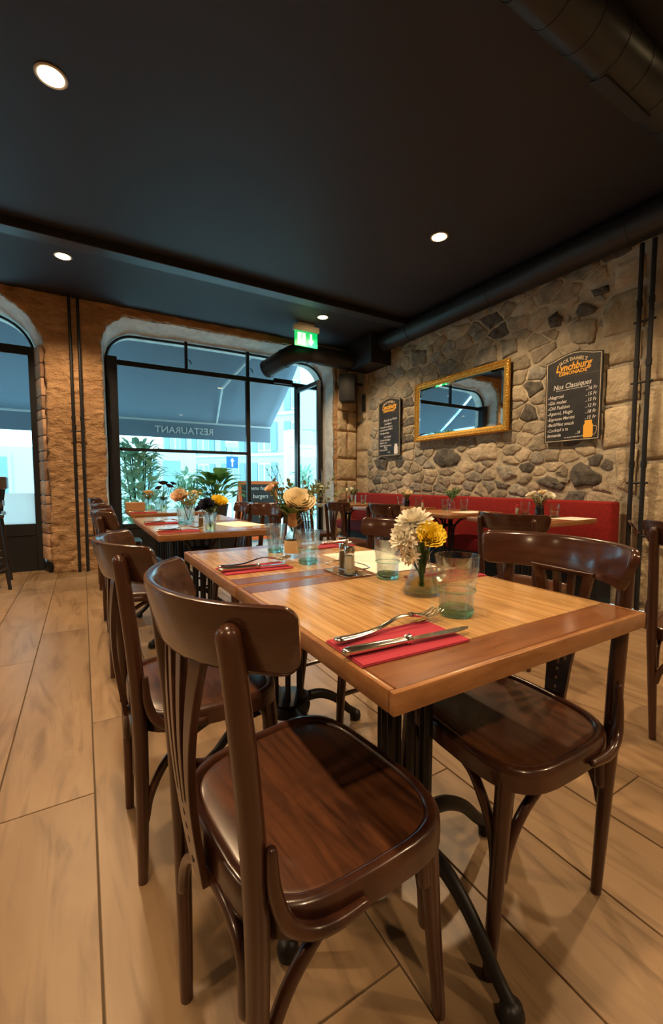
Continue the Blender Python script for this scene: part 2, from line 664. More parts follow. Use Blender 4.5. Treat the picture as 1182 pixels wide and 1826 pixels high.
# ------------------------------------------------------------------ floor
XMIN, YMIN = -4.6, -3.2
fl = struct(obj('floor', box(XMIN, WX, YMIN, 6.35, -0.12, -0.006), M['grout'], smooth=0))
TW, TL = 0.278, 1.89
OFFS = {-3: 0.4, -2: 1.06, -1: 1.565, 0: 0.15, 1: 0.65, 2: 1.4, 3: 1.05, 4: 0.35, 5: 0.674, 6: 1.3, 7: 0.2}
tile_cache = {}


def tile_mesh(w, l):
    k = (round(w, 3), round(l, 3))
    if k not in tile_cache:
        tile_cache[k] = mesh_of('floor_plank', bbox(-w / 2, w / 2, -l / 2, l / 2, -0.012, 0.0, 0.0015, 1), M['floor'], 30)
    return tile_cache[k]


for c in range(int(math.floor(XMIN / TW)), int(WX / TW) + 1):
    xa, xb = max(c * TW, XMIN), min((c + 1) * TW, WX)
    if xb - xa < 0.02:
        continue
    off = OFFS.get(c, (c * 0.73) % TL)
    k0 = int(math.floor((YMIN - off) / TL))
    for k in range(k0, 8):
        ya, yb = max(off + k * TL, YMIN), min(off + (k + 1) * TL, 6.3)
        if yb - ya < 0.02:
            continue
        g = 0.0022
        link('floor_plank', tile_mesh(xb - xa - 2 * g, yb - ya - 2 * g), fl, ((xa + xb) / 2, (ya + yb) / 2, 0))

# ------------------------------------------------------------------ ceiling
struct(obj('ceiling', box(XMIN, WX + 0.3, YMIN, 6.4, CEIL, CEIL + 0.15), M['ceiling'], smooth=0))
bm_ = struct(obj('trim_1', bbox(XMIN, 3.66, 4.28, 4.43, CEIL - 0.075, CEIL, 0.004, 1), M['duct'], smooth=30))
for k in range(6):
    x0 = -1.0 + k * 0.78
    obj('edge_strip', box(x0, x0 + 0.765, 4.43, 4.452, CEIL - 0.03 - 0.006 * (k % 2), CEIL), M['duct'], bm_, smooth=0)

# ------------------------------------------------------------------ stone wall on the right
wall = struct(obj('wall_right', box(WX, WX + 0.35, YMIN, 6.35, 0, CEIL), M['mortar'], smooth=0))
SPECIAL = [
    ('d', [(2.25, 1.14), (2.21, 1.2), (2.14, 1.24), (1.94, 1.1), (1.94, 1.06), (1.97, 1.02), (2.2, 0.99)]),
    ('d', [(2.58, 1.07), (2.46, 1.11), (2.36, 1.08), (2.26, 1.01), (2.31, 0.96), (2.52, 1.01)]),
    ('d', [(2.25, 2.56), (2.22, 2.63), (2.14, 2.63), (2.04, 2.55), (2.08, 2.5), (2.18, 2.5)]),
    ('a', [(2.32, 2.47), (2.21, 2.49), (2.05, 2.46), (2.04, 2.36), (2.07, 2.25), (2.27, 2.3)]),
    ('d', [(4.02, 1.34), (3.9, 1.48), (3.68, 1.46), (3.53, 1.34), (3.59, 1.25), (3.88, 1.23)]),
    ('g', [(3.40, 2.42), (3.30, 2.52), (3.08, 2.52), (3.06, 2.34), (3.38, 2.34)]),
    ('s', [(2.02, 2.49), (1.94, 2.61), (1.68, 2.60), (1.68, 2.27), (2.0, 2.27)]),
    ('s', [(1.96, 2.23), (1.7, 2.25), (1.7, 2.02), (1.94, 2.03)]),
    ('s', [(1.96, 2.01), (1.7, 2.0), (1.69, 1.71), (1.96, 1.7)]),
    ('s', [(1.96, 1.68), (1.69, 1.68), (1.69, 1.36), (1.97, 1.32)]),
    ('s', [(1.85, 1.31), (1.69, 1.32), (1.69, 0.94), (1.84, 1.0)]),
    ('d', [(2.52, 2.61), (2.42, 2.65), (2.35, 2.57), (2.37, 2.49), (2.48, 2.5)]),
    ('d', [(2.12, 2.71), (1.97, 2.71), (1.95, 2.64), (2.09, 2.64)]),
    ('d', [(5.28, 1.4), (5.11, 1.43), (4.92, 1.38), (4.95, 1.23), (5.21, 1.27)]),
    ('g', [(3.04, 2.55), (2.83, 2.52), (2.82, 2.38), (3.0, 2.34)]),
    ('g', [(3.05, 1.21), (2.87, 1.23), (2.77, 1.11), (2.95, 1.06)]),
    ('s', [(1.93, 2.84), (1.7, 2.84), (1.69, 2.65), (1.93, 2.64)]),
    ('g', [(4.45, 2.83), (4.15, 2.75), (4.14, 2.58), (4.42, 2.6)]),
    ('b', [(3.47, 1.4), (3.25, 1.49), (3.05, 1.48), (3.03, 1.3), (3.37, 1.28)]),
    # dressed blocks at the far corner and beside the pipes
    ('s', [(5.74, 2.85), (5.44, 2.85), (5.44, 2.42), (5.74, 2.42)]),
    ('s', [(5.74, 2.40), (5.50, 2.40), (5.50, 2.02), (5.74, 2.02)]),
    ('s', [(5.74, 2.00), (5.40, 2.00), (5.40, 1.55), (5.74, 1.55)]),
    ('s', [(5.74, 1.53), (5.46, 1.53), (5.46, 1.13), (5.74, 1.13)]),
    ('s', [(5.74, 1.11), (5.42, 1.11), (5.42, 0.72), (5.74, 0.72)]),
    ('s', [(1.66, 3.0), (1.50, 3.0), (1.50, 2.42), (1.66, 2.42)]),
    ('s', [(1.66, 2.40), (1.48, 2.40), (1.50, 1.82), (1.66, 1.82)]),
    ('s', [(1.66, 1.80), (1.50, 1.80), (1.46, 1.22), (1.66, 1.22)]),
    ('s', [(1.66, 1.20), (1.48, 1.20), (1.48, 0.60), (1.66, 0.60)]),
    ('s', [(1.66, 0.58), (1.46, 0.58), (1.48, 0.04), (1.66, 0.04)]),
    ('g', [(1.46, 3.0), (1.0, 3.0), (1.0, 2.2), (1.46, 2.2)]),
    ('g', [(1.46, 2.18), (1.0, 2.18), (1.0, 1.3), (1.43, 1.3)]),
    ('g', [(1.44, 1.28), (1.0, 1.28), (1.0, 0.5), (1.45, 0.5)]),
    ('g', [(1.44, 0.48), (1.0, 0.48), (1.0, 0.03), (1.43, 0.03)]),
]


def inside(p, poly):
    c = False
    for i in range(len(poly)):
        a, b = poly[i], poly[i - 1]
        if (a[1] > p[1]) != (b[1] > p[1]) and p[0] < (b[0] - a[0]) * (p[1] - a[1]) / (b[1] - a[1]) + a[0]:
            c = not c
    return c


def clip(poly, mid, nrm):
    out = []
    for i in range(len(poly)):
        a, b = poly[i], poly[(i + 1) % len(poly)]
        da = (a[0] - mid[0]) * nrm[0] + (a[1] - mid[1]) * nrm[1]
        db = (b[0] - mid[0]) * nrm[0] + (b[1] - mid[1]) * nrm[1]
        if da <= 0:
            out.append(a)
        if da * db < 0:
            t = da / (da - db)
            out.append((a[0] + (b[0] - a[0]) * t, a[1] + (b[1] - a[1]) * t))
    return out


def subdivide(poly, step):
    out = []
    for i in range(len(poly)):
        a, b = poly[i], poly[(i + 1) % len(poly)]
        n = max(1, int(math.hypot(b[0] - a[0], b[1] - a[1]) / step))
        for k in range(n):
            t = k / n
            out.append((a[0] + (b[0] - a[0]) * t, a[1] + (b[1] - a[1]) * t))
    return out


def stone(poly, kind, rnd, gap=0.010, height=None, place=None):
    """one stone of a wall: irregular outline, proud rounded face; poly in wall coordinates"""
    cx = sum(p[0] for p in poly) / len(poly)
    cz = sum(p[1] for p in poly) / len(poly)
    size = math.sqrt(abs(sum(poly[i - 1][0] * poly[i][1] - poly[i][0] * poly[i - 1][1] for i in range(len(poly))) / 2))
    if size < 0.03:
        return
    jit = 0.006 if kind == 's' else 0.045 * size
    pts = []
    for p in subdivide(poly, max(0.035, size * 0.17)):
        d = math.hypot(p[0] - cx, p[1] - cz) or 1e-6
        # cut corners in a little so that the stones look rounded
        q = (d - gap - (0 if kind == 's' else 0.06 * max(0, d - size * 0.55))) / d
        pts.append((cx + (p[0] - cx) * q + rnd.uniform(-jit, jit), cz + (p[1] - cz) * q + rnd.uniform(-jit, jit)))
    h = height if height is not None else rnd.uniform(0.006, 0.016)
    n = len(pts)
    m = MB()

    def ring(s, hh, jz):
        for p in pts:
            m.v.append((-(hh + rnd.uniform(-jz, jz)), (p[0] - cx) * s, (p[1] - cz) * s))
    ring(1.0, -0.01, 0)
    ring(0.97, h * 0.55, h * 0.15)
    ring(0.86, h, h * 0.25)
    ring(0.45, h * 1.1, h * 0.45)
    m.v.append((-h * 1.1, 0, 0))
    for r in range(3):
        for i in range(n):
            j = (i + 1) % n
            m.f.append((r * n + i, r * n + j, (r + 1) * n + j, (r + 1) * n + i))
    for i in range(n):
        m.f.append((3 * n + i, 3 * n + (i + 1) % n, 4 * n))
    mat = {'d': 'stone_d', 'a': 'stone_a', 'b': 'stone_b', 'g': 'stone_g', 's': 'ashlar'}[kind]
    par, mtx = place
    return obj('stone', m, M[mat], par, smooth=75, mat4=mtx(cx, cz))


rw = random.Random(21)
place_right = (wall, lambda y, z: T((WX, y, z)))
for kind, poly in SPECIAL:
    stone(poly, kind, rw, gap=0.006, height=0.022 if kind != 's' else 0.02, place=place_right)
AN = 1.55
sites = []
tries = 0
while len(sites) < 235 and tries < 30000:
    tries += 1
    y, z = rw.uniform(1.9, 5.5), rw.uniform(0.86, 3.04)
    fine = 0.085 if (z < 1.5 or rw.random() < 0.5) else 0.135
    if any(inside((y, z), p) for _, p in SPECIAL):
        continue
    u = (y / AN, z)
    if any((u[0] - s[0]) ** 2 + (u[1] - s[1]) ** 2 < max(fine, s[2]) ** 2 for s in sites):
        continue
    sites.append((u[0], u[1], fine))
# sites that hold the special stones' ground free
ghost = []
for _, p in SPECIAL:
    n = 0
    for q in subdivide(p, 0.09):
        cx = sum(a[0] for a in p) / len(p)
        cz = sum(a[1] for a in p) / len(p)
        ghost.append(((cx + (q[0] - cx) * 0.72) / AN, cz + (q[1] - cz) * 0.72, 0))
every = sites + ghost
for i, s in enumerate(sites):
    poly = [(1.80 / AN, 0.80), (5.44 / AN, 0.80), (5.44 / AN, 3.10), (1.80 / AN, 3.10)]
    for j, t in enumerate(every):
        if i == j:
            continue
        dx, dz = t[0] - s[0], t[1] - s[1]
        if dx * dx + dz * dz > 0.5:
            continue
        poly = clip(poly, ((s[0] + t[0]) / 2, (s[1] + t[1]) / 2), (dx, dz))
        if len(poly) < 3:
            break
    if len(poly) < 3:
        continue
    k = rw.random()
    kind = 'a' if k < 0.42 else 'b' if k < 0.72 else 'g' if k < 0.90 else 'd'
    stone([(p[0] * AN, p[1]) for p in poly], kind, rw, gap=0.009, place=place_right)


# ------------------------------------------------------------------ window wall
def arch_outline(x0, x1, ztop, rad, z0=-0.02, rough=0.0, rnd=None, n=10, rise=0.0):
    pts = [(x1, z0)]
    for k in range(1, 8):
        pts.append((x1, z0 + (ztop - rad - z0) * k / 8))
    for k in range(n + 1):
        a = math.pi / 2 * k / n
        pts.append((x1 - rad + rad * math.cos(a), ztop - rad + rad * math.sin(a)))
    for k in range(1, 10):
        t = k / 10
        pts.append((x1 - rad + (x0 + rad - x1 + rad) * t, ztop + rise * math.sin(math.pi * t)))
    for k in range(n + 1):
        a = math.pi / 2 + math.pi / 2 * k / n
        pts.append((x0 + rad + rad * math.cos(a), ztop - rad + rad * math.sin(a)))
    for k in range(7, 0, -1):
        pts.append((x0, z0 + (ztop - rad - z0) * k / 8))
    pts.append((x0, z0))
    if rough:
        pts = [(p[0] + rnd.uniform(-rough, rough), p[1] + (rnd.uniform(-rough, rough) if p[1] > 0.1 else 0)) for p in pts]
    return pts


ra = random.Random(5)
O1 = arch_outline(0.25, 3.46, 3.04, 0.34, rough=0.012, rnd=ra, rise=0.02)
O2 = arch_outline(-1.95, -0.32, 3.10, 0.62, rough=0.008, rnd=ra)
O3 = arch_outline(-4.25, -2.55, 3.04, 0.4)
# inner (glazing side) outlines of the same openings: same point count
N1 = arch_outline(0.31, 3.42, 2.93, 0.33, rise=0.02)
N2 = arch_outline(-1.85, -0.43, 2.93, 0.42)
N3 = arch_outline(-4.2, -2.6, 2.92, 0.35)

outer = [(XMIN, -0.03), (WX + 0.05, -0.03), (WX + 0.05, CEIL + 0.03), (XMIN, CEIL + 0.03)]
poly = [(XMIN, -0.03)] + O3[::-1] + O2[::-1] + O1[::-1] + [(WX + 0.05, -0.03), (WX + 0.05, CEIL + 0.03), (XMIN, CEIL + 0.03)]
wm = filled(poly, [], 0.035)
wm.xf(T((0, WY + 0.035, 0)) @ RX(R(90)))
wo = struct(obj('wall_window', wm, M['pier'], smooth=0))
mo = wo.modifiers.new('voxel', 'REMESH')
mo.mode = 'VOXEL'
mo.voxel_size = 0.022
mo.use_smooth_shade = True
tx = bpy.data.textures.new('hewn_face', 'CLOUDS')
tx.noise_scale = 0.075
tx.noise_depth = 4
md = wo.modifiers.new('hewn', 'DISPLACE')
md.texture = tx
md.strength = 0.06
md.mid_level = 0.5
md.texture_coords = 'GLOBAL'
dg = bpy.context.evaluated_depsgraph_get()
me = bpy.data.meshes.new_from_object(wo.evaluated_get(dg))
wo.modifiers.clear()
wo.data = me
if not me.materials:
    me.materials.append(M['pier'])


def reveal(outl, inl, name, mats, ya=WY + 0.055, yb=GY + 0.06, parent=None):
    m = MB()
    n = len(outl)
    steps = 5
    rr = random.Random(3)
    for s in range(steps + 1):
        t = s / steps
        for a, b in zip(outl, inl):
            j = 0.006 if 0 < s < steps else 0
            m.v.append((a[0] + (b[0] - a[0]) * t + rr.uniform(-j, j), ya + (yb - ya) * t, a[1] + (b[1] - a[1]) * t + rr.uniform(-j, j)))
    for s in range(steps):
        for i in range(n - 1):
            m.f.append((s * n + i, s * n + i + 1, (s + 1) * n + i + 1, (s + 1) * n + i))
    # solid masonry back of the reveal, outwards
    base = len(m.v)
    for a in outl:
        pass
    return obj(name, m, mats, parent, smooth=60)


reveal(O1, N1, 'arch_reveal', M['reveal'], parent=wo)
reveal(O2, N2, 'arch_reveal', M['reveal'], parent=wo)
reveal(O3, N3, 'arch_reveal', M['reveal'], parent=wo)
# outer leaf of the wall that carries the glazing
poly2 = [(XMIN, -0.03)] + N3[::-1] + N2[::-1] + N1[::-1] + [(WX + 0.3, -0.03), (WX + 0.3, CEIL + 0.6), (XMIN, CEIL + 0.6)]
om = filled(poly2, [], 0.08)
om.xf(T((0, GY + 0.12, 0)) @ RX(R(90)))
obj('outer_leaf', om, M['reveal'], wo, smooth=0)
# brick quoins in the door jamb
zq = 0.14
rq = random.Random(9)
k = 0
while zq < 2.45:
    hq = rq.uniform(0.10, 0.24)
    dpt = 0.012 + 0.005 * (k % 2)
    obj('brick', bbox(0.0, 0.30 - 0.02 * (k % 3), -dpt - 0.004, 0.03, zq, zq + hq - 0.010, 0.008, 2).xf(T((-0.335, WY + 0.06, 0)) @ RZ(R(107))), M['quoin'], wo, smooth=50)
    zq += hq
    k += 1
# dressed blocks of the corner pier between door and stone wall
rp_ = random.Random(31)
place_front = (wo, lambda x, z: T((x, WY - 0.004, z)) @ RZ(R(90)))
zz = 0.03
while zz < 2.95:
    hh = rp_.uniform(0.30, 0.46)
    zt = min(zz + hh, 3.0)
    split = rp_.choice([None, 3.68])
    xl = 3.50
    spans = [(xl, 3.86)] if split is None else [(xl, split - 0.008), (split + 0.008, 3.86)]
    for a, b in spans:
        stone([(a, zz + 0.008), (b, zz + 0.008), (b, zt - 0.008), (a, zt - 0.008)], 's', rp_, gap=0.003, height=0.022, place=place_front)
    zz = zt
# remaining walls of the room, behind the photographer
struct(obj('wall_left', box(XMIN - 0.2, XMIN, YMIN, 6.3, 0, CEIL), M['plainwall'], smooth=0))
struct(obj('wall_back', box(XMIN, WX, YMIN - 0.2, YMIN, 0, CEIL), M['plainwall'], smooth=0))
struct(obj('baseboard_window', bbox(0.0, 0.31, -0.022, 0.03, 0, 0.10, 0.004, 1).xf(T((-0.335, WY + 0.06, 0)) @ RZ(R(107))), M['black'], smooth=30))


# ------------------------------------------------------------------ window_1: steel window with top lights
win = struct(link('window_1', None, None, (0, 0, 0)))


def bar(x0, x1, z0, z1, name='frame_bar', y0=GY - 0.03, y1=GY + 0.03, parent=None, w=0.004):
    return obj(name, bbox(x0, x1, y0, y1, z0, z1, w, 1), M['blackframe'], parent or win, smooth=30)


def pane(x0, x1, z0, z1, name='pane', mat='pane', parent=None, y=GY):
    return obj(name, box(x0, x1, y - 0.003, y + 0.003, z0, z1), M[mat], parent or win, smooth=0)


bar(0.30, 0.425, 0.0, 2.62, 'side_post', y0=GY - 0.10)
bar(0.425, 3.42, 2.535, 2.60, 'transom')
bar(1.265, 1.30, 2.60, 2.96, 'top_light_mullion')
bar(2.14, 2.18, 2.60, 2.96, 'top_light_mullion')
bar(2.125, 2.185, 0.0, 2.535, 'mullion')
bar(0.425, 2.125, 1.455, 1.495, 'glazing_rail')
bar(0.425, 2.125, 0.44, 0.50, 'sill_rail')
bar(2.93, 2.99, 0.0, 2.535, 'door_post')
bar(3.37, 3.42, 0.0, 2.6, 'side_post')
obj('apron_panel', box(0.425, 2.125, GY - 0.02, GY + 0.02, 0.0, 0.44), M['blackframe'], win, smooth=0)
# arched head bar that follows the opening
hp = [(p[0], GY, p[1] - 0.012) for p in N1 if p[1] > 2.55]
obj('arched_head', tube(hp, 0.018, 6), M['blackframe'], win, smooth=40)
pane(0.425, 2.125, 0.50, 1.455)
pane(0.425, 2.125, 1.495, 2.535)
pane(0.33, 1.265, 2.60, 2.93)
pane(1.30, 2.14, 2.60, 2.94)
pane(2.18, 3.40, 2.60, 2.93)
pane(2.99, 3.37, 0.0, 2.535)
for x in (1.31, 2.19):
    obj('window_handle', tube(spline([(x, GY - 0.03, 2.72), (x + 0.012, GY - 0.06, 2.70), (x + 0.03, GY - 0.06, 2.66)]), 0.007, 6), M['black'], win)
obj('sensor_box', bbox(2.55, 2.86, GY - 0.09, GY - 0.03, 2.55, 2.62, 0.006), M['black'], win)

# door_2: glazed leaf standing open into the room
d2 = struct(link('door_2', None, None, (2.95, GY - 0.05, 0.0), (0, 0, R(-90))))
for (x0, x1, z0, z1, nm) in ((0.0, 0.05, 0.02, 2.50, 'stile'), (0.67, 0.72, 0.02, 2.50, 'stile'), (0.05, 0.67, 2.44, 2.50, 'top_rail'), (0.05, 0.67, 0.02, 0.16, 'bottom_rail')):
    obj(nm, bbox(x0, x1, -0.022, 0.022, z0, z1, 0.004, 1), M['blackframe'], d2, smooth=30)
obj('pane', box(0.05, 0.67, -0.003, 0.003, 0.16, 2.44), M['pane'], d2, smooth=0)
obj('door_closer', tube([(0.10, 0.03, 2.47), (0.55, 0.05, 2.50)], 0.012, 8), M['chrome'], d2)
obj('push_handle', tube(spline([(0.66, 0.03, 0.95), (0.66, 0.07, 1.0), (0.66, 0.07, 1.2), (0.66, 0.03, 1.25)]), 0.009, 8), M['chrome'], d2)

# door_1: arched door with a frosted band, at the left
d1 = struct(link('door_1', None, None, (0, 0, 0)))
yd = GY - 0.05
for (x0, x1, z0, z1, nm) in ((-0.49, -0.42, 0, 2.60, 'stile'), (-1.85, -1.75, 0, 2.60, 'stile'), (-1.75, -0.49, 2.50, 2.60, 'transom'), (-1.75, -0.49, 0.42, 0.56, 'lock_rail'), (-1.13, -1.05, 0.56, 2.50, 'meeting_stile')):
    obj(nm, bbox(x0, x1, yd - 0.03, yd + 0.03, z0, z1, 0.005, 1), M['blackframe'], d1, smooth=30)
for a, b in ((-1.75, -1.13), (-1.05, -0.49)):
    obj('kick_panel', bbox(a, b, yd - 0.02, yd + 0.02, 0.0, 0.42, 0.004, 1), M['blackframe'], d1, smooth=30)
    obj('pane', box(a, b, yd - 0.003, yd + 0.003, 0.92, 2.50), M['pane'], d1, smooth=0)
    obj('frosted_pane', box(a, b, yd - 0.003, yd + 0.003, 0.56, 0.92), M['frosted'], d1, smooth=0)
obj('top_light', box(-1.84, -0.43, yd - 0.003, yd + 0.003, 2.60, 2.92), M['pane'], d1, smooth=0)
hp = [(p[0], GY - 0.03, p[1] - 0.012) for p in N2 if p[1] > 2.45]
obj('arched_head', tube(hp, 0.016, 6), M['blackframe'], d1)
# added_window_2: unseen arched window further left, added to let in extra daylight
w2 = struct(link('added_window_2', None, None, (0, 0, 0)))
bar(-4.2, -2.6, 0.35, 0.45, 'sill_rail', parent=w2)
bar(-3.42, -3.38, 0.45, 2.9, 'mullion', parent=w2)
pane(-4.2, -3.42, 0.45, 2.9, parent=w2)
pane(-3.38, -2.6, 0.45, 2.9, parent=w2)
obj('apron_panel', box(-4.2, -2.6, GY - 0.02, GY + 0.02, 0, 0.35), M['blackframe'], w2, smooth=0)


# ------------------------------------------------------------------ ceiling lamps, sign, ducts, pipes
def downlight(x, y, label):
    t = thing('ceiling_downlight', label, 'lamp', (x, y, CEIL), 0, 'recessed ceiling downlights')
    obj('trim_ring', lathe([(0.060, 0.0), (0.074, 0.0), (0.076, -0.004), (0.068, -0.008), (0.060, -0.006)], 24, closed=False), M['whitetrim'], t)
    obj('lens', lathe([(0.064, -0.002), (0.056, -0.007), (0.02, -0.0105)], 20), M['lampglow'], t)
    d = bpy.data.lights.new('downlight_beam', 'SPOT')
    d.energy = LAMP_POWER
    d.color = LAMP_COLOR
    d.spot_size = R(132)
    d.spot_blend = 0.55
    d.shadow_soft_size = 0.05
    link('downlight_beam', d, t, (0, 0, -0.03))
    return t


downlight(-0.066, 2.74, 'recessed downlight at the upper left, nearest to the viewer')
downlight(2.70, 2.76, 'recessed downlight above the tables by the mirror')
downlight(-0.083, 4.76, 'recessed downlight beside the ceiling beam above the stone pier')
downlight(2.70, 4.79, 'recessed downlight next to the green exit sign')
for q in ((-2.8, 4.77), (-2.8, 2.75), (-2.8, 0.6), (-0.07, 0.6), (2.7, 0.6), (-0.07, -1.5), (2.7, -1.5)):  # unseen lamps added for warm fill, carrying on the ceiling grid
    downlight(q[0], q[1], 'unseen recessed downlight added to fill the room with warm light')

ex = thing('exit_sign', 'lit green emergency exit sign hanging from the ceiling', 'sign', (2.62, 5.1, 3.0))
obj('housing', bbox(-0.185, 0.185, -0.035, 0.035, 0.035, 0.11, 0.006), M['plastic'], ex)
obj('ceiling_mount', box(-0.12, 0.12, -0.02, 0.02, 0.11, 0.14), M['plastic'], ex, smooth=0)
obj('panel', bbox(-0.17, 0.17, -0.006, 0.006, -0.16, 0.035, 0.002, 1), M['signgreen'], ex)
obj('door_pictogram', box(-0.125, -0.015, -0.0085, -0.006, -0.135, 0.012), M['signwhite'], ex, smooth=0)
man = MB()
for a, b, w in (((-0.072, -0.02), (-0.066, -0.065), 0.011), ((-0.066, -0.065), (-0.042, -0.085), 0.008), ((-0.042, -0.085), (-0.048, -0.12), 0.007),
                ((-0.068, -0.065), (-0.085, -0.095), 0.008), ((-0.085, -0.095), (-0.108, -0.10), 0.007), ((-0.072, -0.026), (-0.098, -0.045), 0.006),
                ((-0.070, -0.026), (-0.040, -0.045), 0.006)):
    man.merge(tube([(a[0], -0.0095, a[1]), (b[0], -0.0095, b[1])], w / 2, 6, up=(0, 1, 0), asp=1.0))
man.merge(tube([(-0.062, -0.0085, -0.003), (-0.062, -0.0105, -0.003)], 0.011, 10))
obj('running_figure', man, M['signgreen'], ex)
arrow = prism([(0.055, 0.012), (0.085, 0.012), (0.085, -0.07), (0.115, -0.07), (0.07, -0.135), (0.025, -0.07), (0.055, -0.07)], 0.006, 0.0085)
obj('arrow', arrow.xf(RX(R(90))), M['signwhite'], ex, smooth=0)


def ring_band(c0, c1, r, parent, name='seam_ring'):
    return obj(name, tube([c0, c1], r, 28), M['duct'], parent)


vd = thing('ventilation_duct', 'long black round duct along the top of the stone wall', 'duct', (3.75, 0, 3.015))
obj('body', tube([(0, -3.1, 0), (0, 4.872, 0)], 0.122, 32), M['duct'], vd)
for yy in (0.6, 1.75, 3.05, 4.3):
    ring_band((0, yy, 0), (0, yy + 0.03, 0), 0.126, vd)
vb = thing('duct_box', 'black square duct box in the corner above the small chalkboard', 'duct', (3.72, 5.25, 2.92))
obj('body', bbox(-0.19, 0.15, -0.36, 0.22, -0.19, 0.215, 0.006), M['duct'], vb)
obj('flange', bbox(-0.20, 0.155, -0.375, -0.36, -0.20, 0.218, 0.003, 1), M['duct'], vb)
el = thing('duct_elbow', 'black round duct bending towards the window under the exit sign', 'duct', (0, 0, 0))
obj('body', tube(spline([(3.528, 5.42, 2.86), (3.1, 5.42, 2.86), (2.78, 5.42, 2.86), (2.62, 5.46, 2.84), (2.50, 5.58, 2.78), (2.36, 5.86, 2.68)], 8), 0.125, 28), M['duct'], el)
for a, b in (((2.80, 5.42, 2.86), (2.83, 5.42, 2.86)), ((2.52, 5.555, 2.79), (2.50, 5.585, 2.782)), ((2.375, 5.83, 2.69), (2.36, 5.86, 2.68))):
    obj('seam_ring', tube([a, b], 0.131, 28), M['duct'], el)
nd = thing('ceiling_duct', 'black ribbed duct crossing the ceiling at the upper right', 'duct', (0, 1.14, 3.03))
obj('body', tube([(0.4, 0, 0), (3.62, 0, 0)], 0.105, 32), M['duct'], nd)
for k in range(14):
    ring_band((0.7 + k * 0.205, 0, 0), (0.712 + k * 0.205, 0, 0), 0.1075, nd)
obj('air_grille', bbox(2.15, 2.58, -0.03, 0.05, -0.112, -0.098, 0.003, 1).xf(RX(R(18))), M['black'], nd)


def pipe_pair(name, label, pos, axis, z1, brk):
    t = thing(name, label, 'pipe', pos)
    for s in (-1, 1):
        o = (0.042 * s, 0, 0) if axis == 'x' else (0, 0.042 * s, 0)
        p = obj('pipe', tube([(o[0], o[1], 0.0), (o[0], o[1], z1)], 0.0165, 12), M['black'], t)
        for zb in brk:
            obj('coupling', tube([(o[0], o[1], zb), (o[0], o[1], zb + 0.05)], 0.021, 12), M['black'], p)
    for zb in brk:
        a = (-0.075, 0.0, zb - 0.12) if axis == 'x' else (0.0, -0.075, zb - 0.12)
        b = (0.075, 0.0, zb - 0.12) if axis == 'x' else (0.0, 0.075, zb - 0.12)
        obj('bracket', tube([a, b], 0.009, 8), M['black'], t)
    return t


pl = pipe_pair('heating_pipes', 'pair of black vertical pipes on the orange stone pier', (-0.02, WY - 0.075, 0), 'x', CEIL, (1.75,))
obj('branch_pipe', tube([(0.04, 0, 0.42), (0.40, 0, 0.42)], 0.012, 8), M['black'], pl)
pr = pipe_pair('heating_pipes', 'pair of black vertical pipes at the right end of the red bench', (WX - 0.07, 1.66, 0), 'y', 2.895, (2.42, 1.95, 1.16))
obj('branch_pipe', tube([(0, -0.05, 0.62), (0, -0.45, 0.60)], 0.012, 8), M['black'], pr)
obj('valve', tube([(-0.02, -0.04, 0.64), (-0.03, 0.03, 0.74)], 0.008, 8), M['chrome'], pr)

sp = thing('loudspeaker', 'black loudspeaker on a bracket high in the room corner', 'loudspeaker', (3.55, 5.52, 2.28))
obj('cabinet', bbox(-0.12, 0.12, -0.11, 0.11, 0.0, 0.40, 0.008).xf(RZ(R(-40))), M['black'], sp)
obj('bracket', tube(spline([(0.05, 0.02, 0.30), (0.18, 0.05, 0.30), (0.30, 0.05, 0.30)]), 0.018, 8), M['black'], sp)
obj('wall_plate', bbox(0.28, 0.31, -0.03, 0.03, -0.12, 0.14, 0.004, 1), M['black'], sp)


# ------------------------------------------------------------------ bench, mirror, chalkboards on the stone wall
be = thing('banquette', 'long red velvet bench along the stone wall', 'bench', (0, 0, 0))
obj('backrest', bbox(3.70, 3.835, 1.78, 5.66, 0.36, 0.885, 0.02, 3), M['velvet'], be)
obj('seat', bbox(3.42, 3.70, 1.78, 5.66, 0.33, 0.47, 0.025, 3), M['velvet'], be)
obj('plinth', box(3.60, 3.82, 1.82, 5.64, 0.0, 0.33), M['black'], be, smooth=0)

WALLM = Matrix(((0, 0, -1, 0), (-1, 0, 0, 0), (0, 1, 0, 0), (0, 0, 0, 1)))   # local x -> -Y, y -> Z, z -> -X


def on_wall(y, z, off=0.032):
    return T((WX - off, y, z)) @ WALLM


mi = thing('wall_mirror', 'rectangular mirror in an ornate gold frame on the stone wall', 'mirror', mat4=on_wall(3.565, 1.945, 0.06))
MWD, MHT, FW = 0.71, 0.37, 0.075


def frame_side(a, b, nrm):
    """moulded frame length from a to b (outer corners), mitred; nrm points to the mirror centre"""
    prof = [(0.0, 0.0), (0.0, 0.026), (0.010, 0.034), (0.022, 0.036), (0.034, 0.026), (0.050, 0.026), (0.060, 0.020), (0.066, 0.012), (FW, 0.010), (FW, 0.0)]
    a, b, nrm = Vector(a), Vector(b), Vector(nrm)
    d = (b - a).normalized()
    m = MB()
    for e, s in ((a, 1), (b, -1)):
        for w, h in prof:
            p = e + nrm * w + d * s * w
            m.v.append((p.x, p.y, h))
    n = len(prof)
    m.f = [(i, i + 1, n + i + 1, n + i) for i in range(n - 1)] + [tuple(range(n)), tuple(range(n, 2 * n))]
    return m


